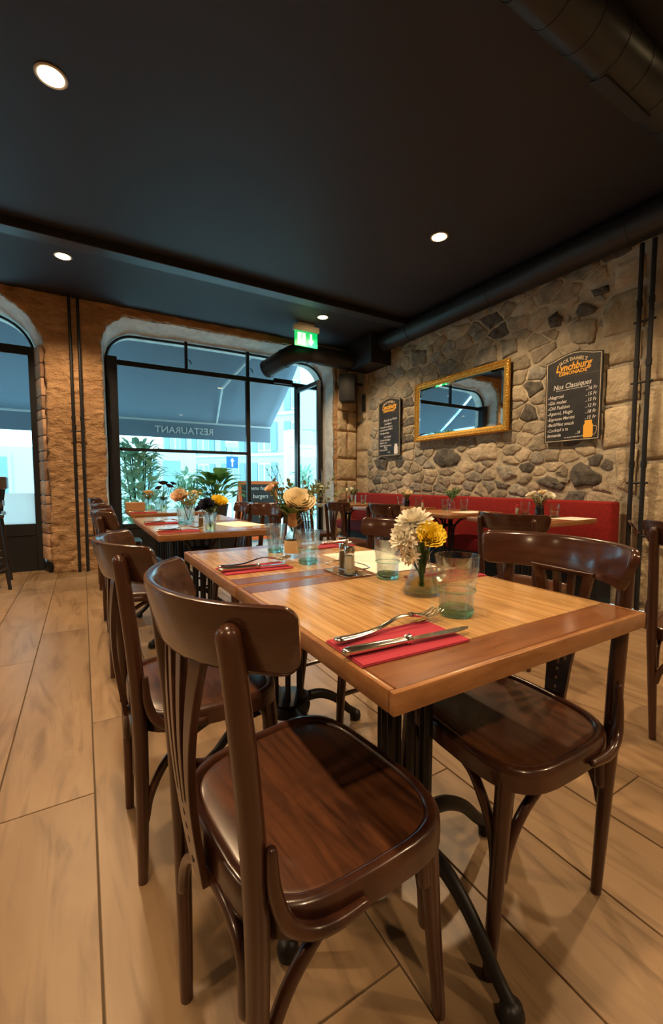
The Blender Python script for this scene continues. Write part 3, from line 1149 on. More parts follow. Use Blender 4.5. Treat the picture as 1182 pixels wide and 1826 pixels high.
for a, b, nn in (((-MWD, MHT), (MWD, MHT), (0, -1)), ((-MWD, -MHT), (MWD, -MHT), (0, 1)), ((-MWD, -MHT), (-MWD, MHT), (1, 0)), ((MWD, -MHT), (MWD, MHT), (-1, 0))):
    fo = obj('frame_side', frame_side(a, b, nn), M['gold'], mi, smooth=30)
    # beaded ornament along the outer moulding
    L = (Vector(b) - Vector(a)).length
    nb = int(L / 0.026)
    bead = MB()
    for k in range(nb):
        c = Vector(a) + (Vector(b) - Vector(a)) * ((k + 0.5) / nb) + Vector(nn) * 0.016
        bead.merge(lathe([(0.0095, 0.030), (0.009, 0.036), (0.005, 0.041)], 6).xf(T((c.x, c.y, 0))))
    bo = obj('beading', bead, M['gold'], fo, smooth=60)
    bo['kind'] = 'stuff'
obj('mirror_glass', box(-MWD + FW, MWD - FW, -MHT + FW, MHT - FW, 0.004, 0.010), M['mirror'], mi, smooth=0)
bvl = MB()
xi, yi, xo, yo = MWD - FW - 0.022, MHT - FW - 0.022, MWD - FW, MHT - FW
bvl.v = [(-xo, -yo, 0.0105), (xo, -yo, 0.0105), (xo, yo, 0.0105), (-xo, yo, 0.0105), (-xi, -yi, 0.0135), (xi, -yi, 0.0135), (xi, yi, 0.0135), (-xi, yi, 0.0135)]
bvl.f = [(0, 1, 5, 4), (1, 2, 6, 5), (2, 3, 7, 6), (3, 0, 4, 7), (4, 5, 6, 7)]
obj('bevelled_edge', bvl, M['mirror'], mi, smooth=0)


def board_outline(w, h, inset=0.0):
    x, r = w / 2 - inset, 0.02
    t = h / 2 - inset
    pts = [(-x, -t), (x, -t), (x, t - 0.055)]
    for k in range(9):
        s = k / 8
        pts.append((x * (0.97 - 1.94 * s), t - 0.05 + 0.05 * (0.5 - 0.5 * math.cos(2 * math.pi * s)) ** 0.8))
    pts.append((-x, t - 0.055))
    return pts


def loop_strip(outer_, inner_, z):
    n = len(outer_)
    m = MB()
    m.v = [(p[0], p[1], z) for p in outer_] + [(p[0], p[1], z) for p in inner_]
    m.f = [(i, (i + 1) % n, n + (i + 1) % n, n + i) for i in range(n)]
    return m


def arc_text(body, size, radius, cx, cy, z):
    """letters set along an arch"""
    out = MB()
    adv = []
    for ch in body:
        mb = text_mb(ch if ch != ' ' else 'i', size, 0.0004, sx=0.82, bold=0.0008)
        xs = [v[0] for v in mb.v]
        adv.append((mb, max(xs) + size * 0.05, ch))
    total = sum(a[1] for a in adv)
    pos = -total / 2
    for mb, w, ch in adv:
        a = (pos + w / 2) / radius
        if ch != ' ':
            out.merge(mb.xf(T((cx, cy, z)) @ RZ(-a) @ T((-w / 2, radius, 0))))
        pos += w
    return out


def chalkboard(label, y, z, w, h, lines, mug, sc=1.0):
    t = thing('chalkboard', label, 'chalkboard', mat4=on_wall(y, z, 0.034))
    obj('panel', prism(board_outline(w, h), 0.0, 0.016), M['slate'], t, smooth=30)
    obj('border_line', loop_strip(board_outline(w, h, 0.010), board_outline(w, h, 0.0145), 0.0168), M['cream'], t, smooth=0)
    obj('inner_line', loop_strip([(-w / 2 + 0.025, -h / 2 + 0.03), (w / 2 - 0.025, -h / 2 + 0.03), (w / 2 - 0.025, h * 0.225), (-w / 2 + 0.025, h * 0.235)],
                                 [(-w / 2 + 0.027, -h / 2 + 0.032), (w / 2 - 0.027, -h / 2 + 0.032), (w / 2 - 0.027, h * 0.235 - 0.002), (-w / 2 + 0.027, h * 0.235 - 0.002)], 0.0166), M['amberdim'], t, smooth=0)
    obj('brand_arch_lettering', arc_text("JACK DANIEL'S", 0.042 * sc, 0.26, 0, h / 2 - h * 0.095 - 0.26, 0.0175), M['cream'], t, smooth=0)
    obj('brand_script_lettering', text_mb('Lynchburg', 0.092 * sc, 0.0006, 'CENTER', 0.28, 0.82, 0.0022).xf(T((0.0, h / 2 - h * 0.195, 0.0175)) @ RZ(R(1))), M['amber'], t, smooth=0)
    obj('brand_base_lettering', text_mb('LEMONADE', 0.044 * sc, 0.0006, 'CENTER', 0, 1.08, 0.0012).xf(T((0.0, h / 2 - h * 0.245, 0.0175))), M['amber'], t, smooth=0)
    for body, size, x, yy, al in lines:
        if body == '_':
            obj('underline', box(x - size / 2, x + size / 2, yy, yy + 0.003, 0.0166, 0.0176), M['chalk'], t, smooth=0)
            continue
        obj('handwriting', text_mb(body, size, 0.0004, al, 0.18, 0.86, 0.0002).xf(T((x, yy, 0.0175)) @ RZ(R(rng.uniform(0, 2.2)))), M['chalk'], t, smooth=0)
    mx, my, ms, mcol = mug
    jar = [(-0.034, 0), (0.030, 0), (0.036, 0.012), (0.036, 0.095), (0.026, 0.112), (0.028, 0.135), (-0.030, 0.135), (-0.028, 0.112), (-0.038, 0.095), (-0.038, 0.010)]
    j = obj('mug_picture', prism([(mx + p[0] * ms, my + p[1] * ms) for p in jar], 0.0165, 0.0178), M[mcol], t, smooth=0)
    hd = spline([(mx + 0.036 * ms, my + 0.085 * ms, 0.0172), (mx + 0.058 * ms, my + 0.085 * ms, 0.0172), (mx + 0.064 * ms, my + 0.055 * ms, 0.0172), (mx + 0.050 * ms, my + 0.020 * ms, 0.0172), (mx + 0.036 * ms, my + 0.020 * ms, 0.0172)])
    obj('mug_handle', tube(hd, 0.0018, 6), M['cream'], j)
    return t


M['amberdim'] = pm('dim_board_line', (0.10, 0.085, 0.065), 0.7)
HW, HH = 0.505, 0.80
L1 = [('Nos Classiques', 0.064, -0.005, 0.086, 'CENTER'), ('_', 0.30, 0.0, 0.070, '')]
for i, (a, b) in enumerate((('-Negroni', '..16 Fr'), ('-Gin mules', '..15 Fr'), ('-Old Fashion', '..15 Fr'), ('-Aperol, Hugo', '..12 Fr'), ('-Espresso Martini', '..18 Fr'), ('-Basil/Mint smash', '..15 Fr'))):
    yy = 0.004 - i * 0.0505
    L1 += [(a, 0.047 if i < 4 else 0.042, -0.225, yy, 'LEFT'), (b, 0.042, 0.215, yy + 0.034, 'RIGHT')]
L1 += [('-Cocktail a ta', 0.043, -0.225, -0.302, 'LEFT'), ('demande', 0.043, -0.225, -0.347, 'LEFT'), ('..18', 0.034, 0.085, -0.335, 'RIGHT'), ('vous desirez ? demandez au bar', 0.016, -0.06, -0.366, 'LEFT')]
chalkboard('large chalkboard listing cocktails, with an orange drink jar at its corner', 2.22, 1.815, HW, HH, L1, (0.155, -0.375, 1.1, 'amber'))
L2 = [('Alcools en Verre', 0.050, 0.03, 0.085, 'CENTER'), ('Les Blancs', 0.044, -0.02, 0.035, 'CENTER')]
for i, s in enumerate(('-Chasselas de Geneve', '-Chardonnay du Mont', '-Sauvignon blanc')):
    L2.append((s, 0.038, -0.21, -0.010 - i * 0.042, 'LEFT'))
L2.append(('Les Rouges', 0.042, -0.03, -0.150, 'CENTER'))
for i, s in enumerate(('-Gamay de Satigny', '-Merlot 12 cl', '-Pinot Noir barrique')):
    L2.append((s, 0.038, -0.21, -0.195 - i * 0.040, 'LEFT'))
L2 += [('Rose', 0.042, -0.07, -0.305, 'CENTER'), ('Oeil de perdrix', 0.034, -0.21, -0.340, 'LEFT'), ('..5.50', 0.03, 0.03, -0.372, 'RIGHT')]
chalkboard('small chalkboard left of the gold mirror, with a white drink jar at its corner', 4.86, 1.845, 0.50, 0.84, L2, (0.165, -0.395, 1.05, 'chalk'))


# ------------------------------------------------------------------ chairs
def seat_outline(scale=1.0, n=40):
    pts = []
    for k in range(n):
        a = 2 * math.pi * k / n
        c, s = math.cos(a), math.sin(a)
        e = 2 / 3.8
        x = 0.197 * math.copysign(abs(c) ** e, c)
        y = (0.217 + 0.08 * x) * math.copysign(abs(s) ** e, s)
        pts.append((x * scale, y * scale))
    return pts


def seat_ring():
    m = MB()
    rings = [(1.0, 0.410), (1.0, 0.440), (0.992, 0.452), (0.97, 0.458), (0.93, 0.459), (0.905, 0.456), (0.89, 0.450), (0.87, 0.450), (0.87, 0.410)]
    n = 40
    for s, z in rings:
        for p in seat_outline(s, n):
            m.v.append((p[0], p[1], z))
    k = len(rings)
    for r in range(k):
        for i in range(n):
            j = (i + 1) % n
            m.f.append((r * n + i, r * n + j, ((r + 1) % k) * n + j, ((r + 1) % k) * n + i))
    return m


def seat_panel():
    m = MB()
    n = 40
    rings = [(0.885, 0.440), (0.885, 0.4515), (0.86, 0.4535), (0.6, 0.4515), (0.3, 0.450)]
    for s, z in rings:
        for p in seat_outline(s, n):
            m.v.append((p[0], p[1], z))
    for r in range(len(rings) - 1):
        for i in range(n):
            j = (i + 1) % n
            m.f.append((r * n + i, r * n + j, (r + 1) * n + j, (r + 1) * n + i))
    m.f.append(tuple(range(n)))
    m.f.append(tuple((len(rings) - 1) * n + i for i in range(n)))
    return m


RAIL_R, RAIL_C = 0.272, 0.017


def rail_mesh(z0=0.792, z1=0.892, half=53, th=0.019):
    m = MB()
    n = 30
    sec = 12
    ts = [-1, -0.995, -0.985, -0.97, -0.95, -0.93, -0.90] + [-0.84 + 1.68 * i / 20 for i in range(21)] + [0.90, 0.93, 0.95, 0.97, 0.985, 0.995, 1]
    n = len(ts) - 1
    for t in ts:
        a = R(half) * t
        e = min(1.0, (1 - abs(t)) / 0.10)
        sh = 0.55 + 0.45 * math.sqrt(max(0, 1 - (1 - e) ** 2))
        zc, hh = (z0 + z1) / 2, (z1 - z0) / 2 * sh
        lean = 0.012
        for k in range(sec):
            q = 2 * math.pi * k / sec
            cu, sv = math.cos(q), math.sin(q)
            rr = math.copysign(abs(cu) ** 0.55, cu) * th / 2
            vv = math.copysign(abs(sv) ** 0.35, sv) * hh
            rad = RAIL_R + rr + lean * vv / hh if hh else RAIL_R
            m.v.append((RAIL_C - rad * math.cos(a), rad * math.sin(a), zc + vv))
    for i in range(n):
        for k in range(sec):
            j = (k + 1) % sec
            m.f.append((i * sec + k, i * sec + j, (i + 1) * sec + j, (i + 1) * sec + k))
    m.f.append(tuple(range(sec)))
    m.f.append(tuple(n * sec + k for k in range(sec)))
    return m


def splat_mesh():
    # outline in (u across, v up)
    zb, zt = 0.395, 0.805

    def hw(v):
        t = (v - zb) / (zt - zb)
        return 0.026 + 0.022 * t + 0.075 * max(0, t - 0.30) ** 1.5
    out = []
    N = 14
    for k in range(N + 1):
        v = zb + (zt - zb) * k / N
        out.append((hw(v), v))
    for k in range(N, -1, -1):
        v = zb + (zt - zb) * k / N
        out.append((-hw(v), v))
    holes = []
    for s in (-1, 0, 1):
        h = []
        va, vb = 0.545 - 0.012 * (s == 0), 0.792
        for k in range(9):
            v = va + (vb - va) * k / 8
            c = s * hw(v) * 0.52
            w = 0.0045 + 0.010 * ((v - va) / (vb - va)) ** 1.6
            h.append((c + w, v))
        for k in range(8, -1, -1):
            v = va + (vb - va) * k / 8
            c = s * hw(v) * 0.52
            w = 0.0045 + 0.010 * ((v - va) / (vb - va)) ** 1.6
            h.append((c - w, v))
        holes.append(h)
    for v in (0.517, 0.492, 0.467):
        holes.append([(0.0055 * math.cos(a * math.pi / 4), v + 0.0075 * math.sin(a * math.pi / 4)) for a in range(8)])
    m = filled(out, holes, 0.005, 0.0012, 0)
    vs = []
    for u, v, w in m.v:
        t = (v - zb) / (zt - zb)
        x = -0.206 - 0.028 * t - 0.020 * math.sin(math.pi * min(max(t, 0), 1)) * 0.6
        # the board is bent slightly across, like the rail
        x += (u * u) * 1.6 * t
        vs.append((x + w, u, v))
    m.v = vs
    return m


def arch_path(a, b, za, zb_, zt):
    a, b = Vector(a), Vector(b)
    d = b - a
    P = []
    h = zt - za
    if abs(za - zb_) < 0.01:
        prof = ((0.03, za), (0.06, za + 0.40 * h), (0.15, za + 0.74 * h), (0.32, zt), (0.68, zt), (0.85, za + 0.74 * h), (0.94, za + 0.40 * h), (0.97, za))
    else:
        prof = ((0.03, za), (0.07, za + 0.30 * h), (0.18, za + 0.62 * h), (0.38, za + 0.88 * h), (0.60, zt), (0.82, zt - 0.004), (0.93, zt - 0.030), (0.955, zb_))
    for t, z in prof:
        p = a + d * t
        P.append((p.x, p.y, z))
    return spline(P, 5)


PROTO = {}


def make_bistro_chair():
    t = link('bistro_chair', None)
    t.empty_display_size = 0.05
    obj('seat', seat_panel(), M['seat'], t, 50)
    obj('seat_ring', seat_ring(), M['chair'], t, 50)
    obj('top_rail', rail_mesh(), M['rail'], t, 55)
    sp_ = obj('splat', splat_mesh(), M['chair'], t, 35)
    for v in (0.43,):
        obj('screw', lathe([(0.006, 0), (0.005, 0.003)], 8).xf(T((-0.216, 0, v)) @ RY(R(-90))), M['iron'], sp_)
    for s in (-1, 1):
        obj('rear_leg', tube(spline([(-0.190, s * 0.150, 0.0), (-0.187, s * 0.162, 0.24), (-0.188, s * 0.171, 0.43), (-0.196, s * 0.172, 0.60), (-0.214, s * 0.172, 0.79), (-0.222, s * 0.171, 0.852)], 6),
                             [0.0125, 0.0160, 0.0180, 0.0180, 0.0172, 0.0165], 14, round_end=True), M['chair'], t, 50)
        obj('front_leg', tube(spline([(0.200, s * 0.170, 0.0), (0.178, s * 0.166, 0.22), (0.158, s * 0.164, 0.44)], 5), [0.0125, 0.0165, 0.0205], 14), M['chair'], t, 50)
        obj('side_brace', tube(spline([(-0.176, s * 0.190, 0.560), (-0.173, s * 0.194, 0.505), (-0.158, s * 0.202, 0.458), (-0.128, s * 0.211, 0.436), (-0.09, s * 0.218, 0.430), (-0.04, s * 0.221, 0.430)], 6),
                               [0.008, 0.0105, 0.0115, 0.011, 0.0105, 0.008], 10, round_start=True, round_end=True), M['chair'], t, 50)
    fl_, fr_, rl, rr_ = (0.172, 0.165), (0.172, -0.165), (-0.192, 0.158), (-0.192, -0.158)
    for a, b, za, zb_ in ((fl_, rl, 0.20, 0.30), (rr_, fr_, 0.17, 0.30), (fl_, fr_, 0.20, 0.20), (rl, rr_, 0.24, 0.30)):
        obj('under_arch', tube(arch_path((*a, 0), (*b, 0), za, zb_, 0.402), [0.0105, 0.0115, 0.0115, 0.0115, 0.0135], 10, round_start=True, round_end=True), M['chair'], t, 50)
    return t


def make_spindle_chair():
    t = link('spindle_chair', None)
    obj('seat', seat_panel(), M['seat'], t, 50)
    obj('seat_ring', seat_ring(), M['chair'], t, 50)
    obj('top_rail', rail_mesh(0.785, 0.872, 44, 0.024), M['rail'], t, 55)
    for s in (-1, 1):
        obj('rear_leg', tube(spline([(-0.20, s * 0.165, 0.0), (-0.178, s * 0.165, 0.24), (-0.172, s * 0.162, 0.43), (-0.19, s * 0.160, 0.60), (-0.212, s * 0.160, 0.79), (-0.218, s * 0.160, 0.85)], 6),
                             [0.014, 0.018, 0.020, 0.019, 0.018, 0.017], 12, round_end=True), M['chair'], t, 50)
        obj('front_leg', tube(spline([(0.19, s * 0.165, 0.0), (0.172, s * 0.155, 0.22), (0.150, s * 0.15, 0.44)], 5), [0.0125, 0.0165, 0.0205], 12), M['chair'], t, 50)
        obj('stretcher', tube([(-0.178, s * 0.165, 0.22), (0.175, s * 0.155, 0.22)], 0.009, 8), M['chair'], t)
    for k in range(5):
        y = -0.10 + k * 0.05
        xt = RAIL_C - math.sqrt(RAIL_R ** 2 - y * y)
        obj('spindle', tube([(-0.196 + abs(y) * 0.25, y * 0.8, 0.45), (-0.215 + abs(y) * 0.2, y * 0.9, 0.62), (xt, y, 0.80)], 0.0085, 8), M['chair'], t)
    obj('stretcher', tube([(0.0, -0.16, 0.22), (0.0, 0.16, 0.22)], 0.009, 8), M['chair'], t)
    return t


bistro = make_bistro_chair()
spindle = make_spindle_chair()
fresh = {bistro.name: True, spindle.name: True}


def place(proto, loc, rz, label, cat, group, scale=None):
    """the first placing moves the prototype itself, later ones copy it"""
    if fresh.get(proto.name):
        fresh[proto.name] = False
        proto.location = loc
        proto.rotation_euler = (0, 0, rz)
        if scale:
            proto.scale = (scale,) * 3
        return tag(proto, label, cat, group)
    o = dup(proto, loc, rz, None, None, scale or 1.0)
    return tag(o, label, cat, group)


GCH = 'dark wooden bistro chairs'
place(bistro, (0.350, 0.692, 0), R(6), 'nearest dark wooden bistro chair in front, its whole seat in view', 'chair', GCH)
place(bistro, (0.288, 1.29, 0), R(1), 'second dark bistro chair on the left side of the near tables', 'chair', GCH)
place(bistro, (0.30, 2.62, 0), R(-2), 'third dark bistro chair on the left, beside the table with the yellow flower', 'chair', GCH)
place(bistro, (0.31, 3.42, 0), R(2), 'fourth dark bistro chair in the left row towards the window', 'chair', GCH)
place(bistro, (0.31, 4.75, 0), 0, 'last dark bistro chair of the left row, nearest the window', 'chair', GCH)
place(bistro, (0.915, 0.688, 0), R(175), 'dark bistro chair across the near table, below the napkin with fork', 'chair', GCH)
place(spindle, (1.0, 1.50, 0), R(182), 'spindle-back chair behind the flowers at the second table', 'chair', GCH)
place(bistro, (0.98, 2.83, 0), R(186), 'dark bistro chair right of the yellow flower, in front of the orange menu board', 'chair', GCH)
place(spindle, (0.98, 3.5, 0), R(178), 'dark chair in front of the window plant, mostly hidden', 'chair', GCH)
place(bistro, (2.26, 1.55, 0), R(4), 'dark bistro chair at the bench table with the black flower jar', 'chair', GCH, 0.975)
place(bistro, (2.33, 2.80, 0), R(-4), 'dark bistro chair at the second bench table, seen from behind', 'chair', GCH, 0.975)
place(bistro, (2.42, 3.70, 0), 0, 'dark bistro chair at the third bench table, behind the white flowers', 'chair', GCH, 0.95)
place(spindle, (2.50, 4.62, 0), R(10), 'slat-back chair at the far bench table by the window', 'chair', GCH, 0.93)
place(bistro, (2.17, 0.63, 0), R(8), 'dark bistro chair cut off by the right edge of the picture', 'chair', GCH)


# ------------------------------------------------------------------ tables
TWX, TLY, TH = 0.725, 0.695, 0.75


def make_table():
    t = link('bistro_table', None)
    hx, hy = TWX / 2, TLY / 2
    lip = 0.012
    bandw = 0.078
    obj('table_field', bbox(-hx + lip, hx - lip, -hy + bandw + lip, hy - bandw - lip, TH - 0.034, TH, 0.0012, 1), M['oak'], t, 30)
    for s in (-1, 1):
        y0, y1 = sorted((s * (hy - lip), s * (hy - bandw - lip + 0.0015)))
        obj('end_board', bbox(-hx + lip, hx - lip, y0, y1, TH - 0.034, TH - 0.0005, 0.0015, 1), M['band'], t, 30)
    for a, b, c, d in ((-hx, hx, -hy, -hy + lip), (-hx, hx, hy - lip, hy), (-hx, -hx + lip, -hy + lip, hy - lip), (hx - lip, hx, -hy + lip, hy - lip)):
        obj('edge_lipping', bbox(a, b, c, d, TH - 0.036, TH - 0.001, 0.003, 2), M['lip'], t, 40)
    # cast iron pedestal
    obj('top_plate', bbox(-0.22, 0.22, -0.22, 0.22, TH - 0.044, TH - 0.036, 0.002, 1), M['iron'], t, 30)
    obj('hub', lathe([(0.05, 0.125), (0.085, 0.135), (0.09, 0.155), (0.075, 0.175), (0.085, 0.19), (0.03, 0.20)], 16), M['iron'], t)
    obj('collar', lathe([(0.05, 0.60), (0.07, 0.605), (0.07, 0.62), (0.05, 0.625)], 16), M['iron'], t)
    for k in range(8):
        a = math.pi / 4 * k + math.pi / 8
        c, s = math.cos(a), math.sin(a)
        if k % 2:
            obj('pedestal_bar', tube([(0.050 * c, 0.050 * s, 0.17), (0.050 * c, 0.050 * s, TH - 0.04)], 0.0100, 6), M['iron'], t)
        else:
            obj('pedestal_arm', tube(spline([(0.066 * c, 0.066 * s, 0.16), (0.066 * c, 0.066 * s, 0.40), (0.072 * c, 0.072 * s, 0.58), (0.125 * c, 0.125 * s, 0.665), (0.20 * c, 0.20 * s, TH - 0.048)], 5), 0.0105, 6), M['iron'], t)
    for k in range(4):
        a = math.pi / 2 * k
        c, s = math.cos(a), math.sin(a)
        P = [(0.05 * c, 0.05 * s, 0.165), (0.14 * c, 0.14 * s, 0.165), (0.22 * c, 0.22 * s, 0.125), (0.285 * c, 0.285 * s, 0.060), (0.322 * c, 0.322 * s, 0.030)]
        f = obj('foot', tube(spline(P, 5), [0.022, 0.021, 0.018, 0.016, 0.017], 10, asp=0.8), M['iron'], t)
        obj('toe_pad', lathe([(0.014, 0.0), (0.023, 0.004), (0.025, 0.02), (0.020, 0.036), (0.008, 0.044)], 12).xf(T((0.324 * c, 0.324 * s, 0))), M['iron'], f)
    for o in t.children:
        if o.data.materials[0] == M['iron']:
            o.location.x = -0.045          # the pedestal stands a little off centre
    return t


table0 = make_table()
fresh[table0.name] = True
GT = 'bistro tables with iron pedestals'
TX = 0.36 + TWX / 2
place(table0, (TX, 0.44 + TLY / 2, 0), 0, 'nearest oak bistro table in front, laid with napkin, fork and knife', 'table', GT)
place(table0, (TX, 1.142 + TLY / 2, 0), 0, 'second oak bistro table, pushed against the nearest one', 'table', GT)
place(table0, (TX - 0.01, 2.465 + TLY / 2, 0), 0, 'oak bistro table under the yellow and navy flowers', 'table', GT)
place(table0, (TX - 0.01, 3.165 + TLY / 2, 0), 0, 'oak bistro table behind the yellow-flower table', 'table', GT)
place(table0, (TX + 0.02, 4.28 + TLY / 2, 0), 0, 'oak bistro table nearest the window, with dark flowers on it', 'table', GT)
place(table0, (3.20, 2.17, 0), 0, 'bench table with the black flower jar, nearest on the right', 'table', GT)
place(table0, (3.21, 3.06, 0), 0, 'second table along the red bench, with green-leaved flowers', 'table', GT)
place(table0, (3.22, 3.98, 0), 0, 'third table along the red bench, with peach flowers in a dark jar', 'table', GT)
place(table0, (3.22, 4.98, 0), 0, 'far table along the red bench, in the corner by the door', 'table', GT)


# ------------------------------------------------------------------ tableware
def make_tumbler():
    t = link('tumbler', None)
    prof = [(0.029, 0.010), (0.0325, 0.012), (0.0335, 0.046), (0.0362, 0.049), (0.0365, 0.054), (0.0425, 0.116), (0.0428, 0.1175), (0.0405, 0.1175), (0.0340, 0.054), (0.031, 0.048), (0.0300, 0.018), (0.015, 0.014)]
    obj('cup', lathe(prof, 32, closed=False), M['glass'], t, 60)
    obj('thick_base', lathe([(0.026, 0.0), (0.0305, 0.001), (0.0335, 0.006), (0.0338, 0.013), (0.030, 0.017), (0.010, 0.013)], 16), M['glassbase'], t, 30)
    ringm = MB()
    for k in range(28):
        a0, a1 = 2 * math.pi * k / 28, 2 * math.pi * (k + 1) / 28
        pass
    obj('waist_ring', lathe([(0.0355, 0.048), (0.0372, 0.0495), (0.0372, 0.0515), (0.0355, 0.053)], 32, closed=False), M['glassbase'], t, 60)
    # raised swirls moulded into the wall of the glass
    sw = MB()
    for c0 in (0.0, 1.6, 3.2, 4.8):
        for j, rr in enumerate((0.016, 0.011, 0.006)):
            pts = []
            for k in range(10):
                b = math.pi * (0.05 + 0.9 * k / 9)
                z = 0.072 + rr * 1.1 * math.sin(b) + 0.004
                a = c0 + rr * math.cos(b) / 0.039
                r0 = 0.0365 + (z - 0.054) * 0.0968 + 0.0004
                pts.append((r0 * math.cos(a), r0 * math.sin(a), z))
            sw.merge(tube(pts, 0.0007, 4))
    so = obj('moulded_relief', sw, M['glass'], t, 60)
    so['kind'] = 'stuff'
    return t


tumbler = make_tumbler()
fresh[tumbler.name] = True
GG = 'green-tinted tumblers'


def glass(x, y, label, scale=None):
    place(tumbler, (x, y, TH), rng.uniform(0, 6), label, 'glass', GG, scale)


glass(0.700, 0.645, 'green-tinted tumbler nearest the viewer, at the knife tip', 1.13)
glass(0.793, 1.005, 'green-tinted tumbler left of the white and yellow flowers', 1.03)
glass(0.690, 1.335, 'green-tinted tumbler in front of the cream rose', 1.03)
glass(0.690, 1.63, 'tumbler behind the bottle of the cream rose')
glass(0.605, 3.10, 'tumbler left of the peach rose on the far table')
glass(0.70, 3.32, 'tumbler behind the peach rose on the far table')
glass(0.66, 4.58, 'tumbler by the dark flowers on the table near the window')
glass(3.47, 2.40, 'tumbler left of the black flower jar on the bench table')
glass(3.40, 2.08, 'tumbler right of the black flower jar on the bench table')
glass(3.45, 3.10, 'tumbler right of the green-leaved flowers along the bench')
glass(3.36, 3.28, 'tumbler left of the green-leaved flowers along the bench')
glass(3.44, 4.12, 'tumbler left of the peach flowers on the third bench table')
glass(3.50, 3.86, 'tumbler right of the peach flowers on the third bench table')
glass(3.42, 4.90, 'tumbler on the corner table by the door')


def napkin_mesh(w, d):
    m = MB()
    lay = [(0.0, 0.0012), (0.0014, 0.0026), (0.0028, 0.0042)]
    rn = random.Random(4)
    for i, (z0, z1) in enumerate(lay):
        e = 0.0012 * i
        m.merge(bev(box(-w / 2 + e, w / 2 - rn.uniform(0, 0.004), -d / 2 + rn.uniform(0, 0.003), d / 2 - e, z0, z1), 0.0006, 1))
    return m


NAPK = mesh_of('napkin', napkin_mesh(0.235, 0.125), M['napkin'], 40)


def make_fork():
    t = link('fork', None)
    L = [(-0.105, 0, 0.009), (-0.07, 0, 0.007), (-0.03, 0, 0.0085), (0.01, 0, 0.0165), (0.035, 0, 0.018), (0.050, 0, 0.014)]
    obj('handle', tube(spline(L, 5), [0.0095, 0.0075, 0.0056, 0.0046, 0.0046, 0.0066], 10, up=(0, 1, 0), asp=0.36, round_start=True), M['steel'], t, 60)
    hd = MB()
    n = 6
    for i in range(n + 1):
        s = i / n
        x = 0.048 + 0.022 * s
        w = 0.0060 + 0.0082 * math.sin(math.pi / 2 * min(1, s * 1.4))
        z = 0.0145 - 0.008 * s + 0.003 * s * s
        for dz in (0.0011, -0.0011):
            for y in (-1, -0.5, 0, 0.5, 1):
                hd.v.append((x, w * y, z + dz + 0.003 * (y * y)))
    for i in range(n):
        for k in range(4):
            a = i * 10
            hd.f.append((a + k, a + k + 1, a + 10 + k + 1, a + 10 + k))
            hd.f.append((a + 5 + k, a + 5 + k + 1, a + 15 + k + 1, a + 15 + k))
        hd.f.append((i * 10, i * 10 + 5, i * 10 + 15, i * 10 + 10))
        hd.f.append((i * 10 + 4, i * 10 + 9, i * 10 + 19, i * 10 + 14))
    obj('head', hd, M['steel'], t, 60)
    for k in range(4):
        y = -0.0114 + 0.0076 * k
        P = [(0.068, y, 0.0105), (0.085, y * 1.03, 0.0072), (0.105, y * 1.02, 0.0085), (0.122, y, 0.0140)]
        obj('tine', tube(spline(P, 4), [0.0026, 0.0023, 0.0016], 6), M['steel'], t, 60)
    return t


def make_knife():
    t = link('table_knife', None)
    obj('handle', tube([(-0.125, 0, 0.0085), (-0.118, 0, 0.0085), (-0.06, 0, 0.0082), (-0.012, 0, 0.0078)], [0.0078, 0.0092, 0.0085, 0.0065], 12, up=(0, 1, 0), asp=0.78, round_start=True), M['steel'], t, 60)
    for y in (-0.0035, 0.0, 0.0035):
        obj('handle_bead', tube([(-0.12, y, 0.0152 - abs(y) * 0.4), (-0.02, y * 0.8, 0.0132 - abs(y) * 0.4)], 0.0011, 6), M['steel'], t, 60)
    obj('collar', lathe([(0.0062, -0.006), (0.0088, -0.003), (0.0072, 0.0), (0.0092, 0.004), (0.006, 0.008)], 12).xf(T((-0.008, 0, 0.0082)) @ RY(R(90))), M['steel'], t, 50)
    bl = prism([(-0.002, -0.0062), (0.03, -0.0085), (0.09, -0.0092), (0.122, -0.005), (0.13, 0.003), (0.118, 0.0068), (0.03, 0.0070), (-0.002, 0.0052)], 0.0068, 0.0088)
    obj('blade', bev(bl, 0.0006, 1), M['steel'], t, 30)
    return t


fork, knife = make_fork(), make_knife()
fresh[fork.name] = fresh[knife.name] = True


def setting(x, y, rz, where, fk=True, two=True):
    n = link('napkin', NAPK, None, (x, y, TH), (0, 0, rz))
    tag(n, 'folded red paper napkin ' + where, 'napkin', 'red paper napkins')
    c, s = math.cos(rz), math.sin(rz)
    if fk:
        place(fork, (x + 0.018 * c - 0.048 * s, y + 0.018 * s + 0.048 * c, TH + 0.0036), rz + R(9), 'silver fork ' + where, 'fork', 'forks', 1.2)
        place(knife, (x + 0.010 * c + 0.026 * s, y + 0.010 * s - 0.026 * c, TH + 0.0040), rz + R(-2), 'silver knife ' + where, 'knife', 'knives', 1.06)


setting(0.487, 0.585, R(-2), 'on the nearest table')
setting(0.492, 1.345, R(0), 'left on the second table')
setting(0.96, 0.93, R(182), 'behind the near tumbler, on the far side of the nearest table')
setting(0.96, 1.66, R(180), 'on the right side of the second table')
setting(0.485, 2.62, R(0), 'left on the table with yellow flowers')
setting(0.485, 3.20, R(0), 'left on the table behind the yellow flowers')
setting(0.50, 4.40, R(0), 'on the table near the window')


def sheet(x, y, w, d, rz, label):
    o = obj('paper_menu', bbox(-w / 2, w / 2, -d / 2, d / 2, 0, 0.0015, 0.0004, 1), M['paper'], None, 30, (x, y, TH + 0.0002), (0, 0, rz))
    tag(o, label, 'paper', 'paper menus')


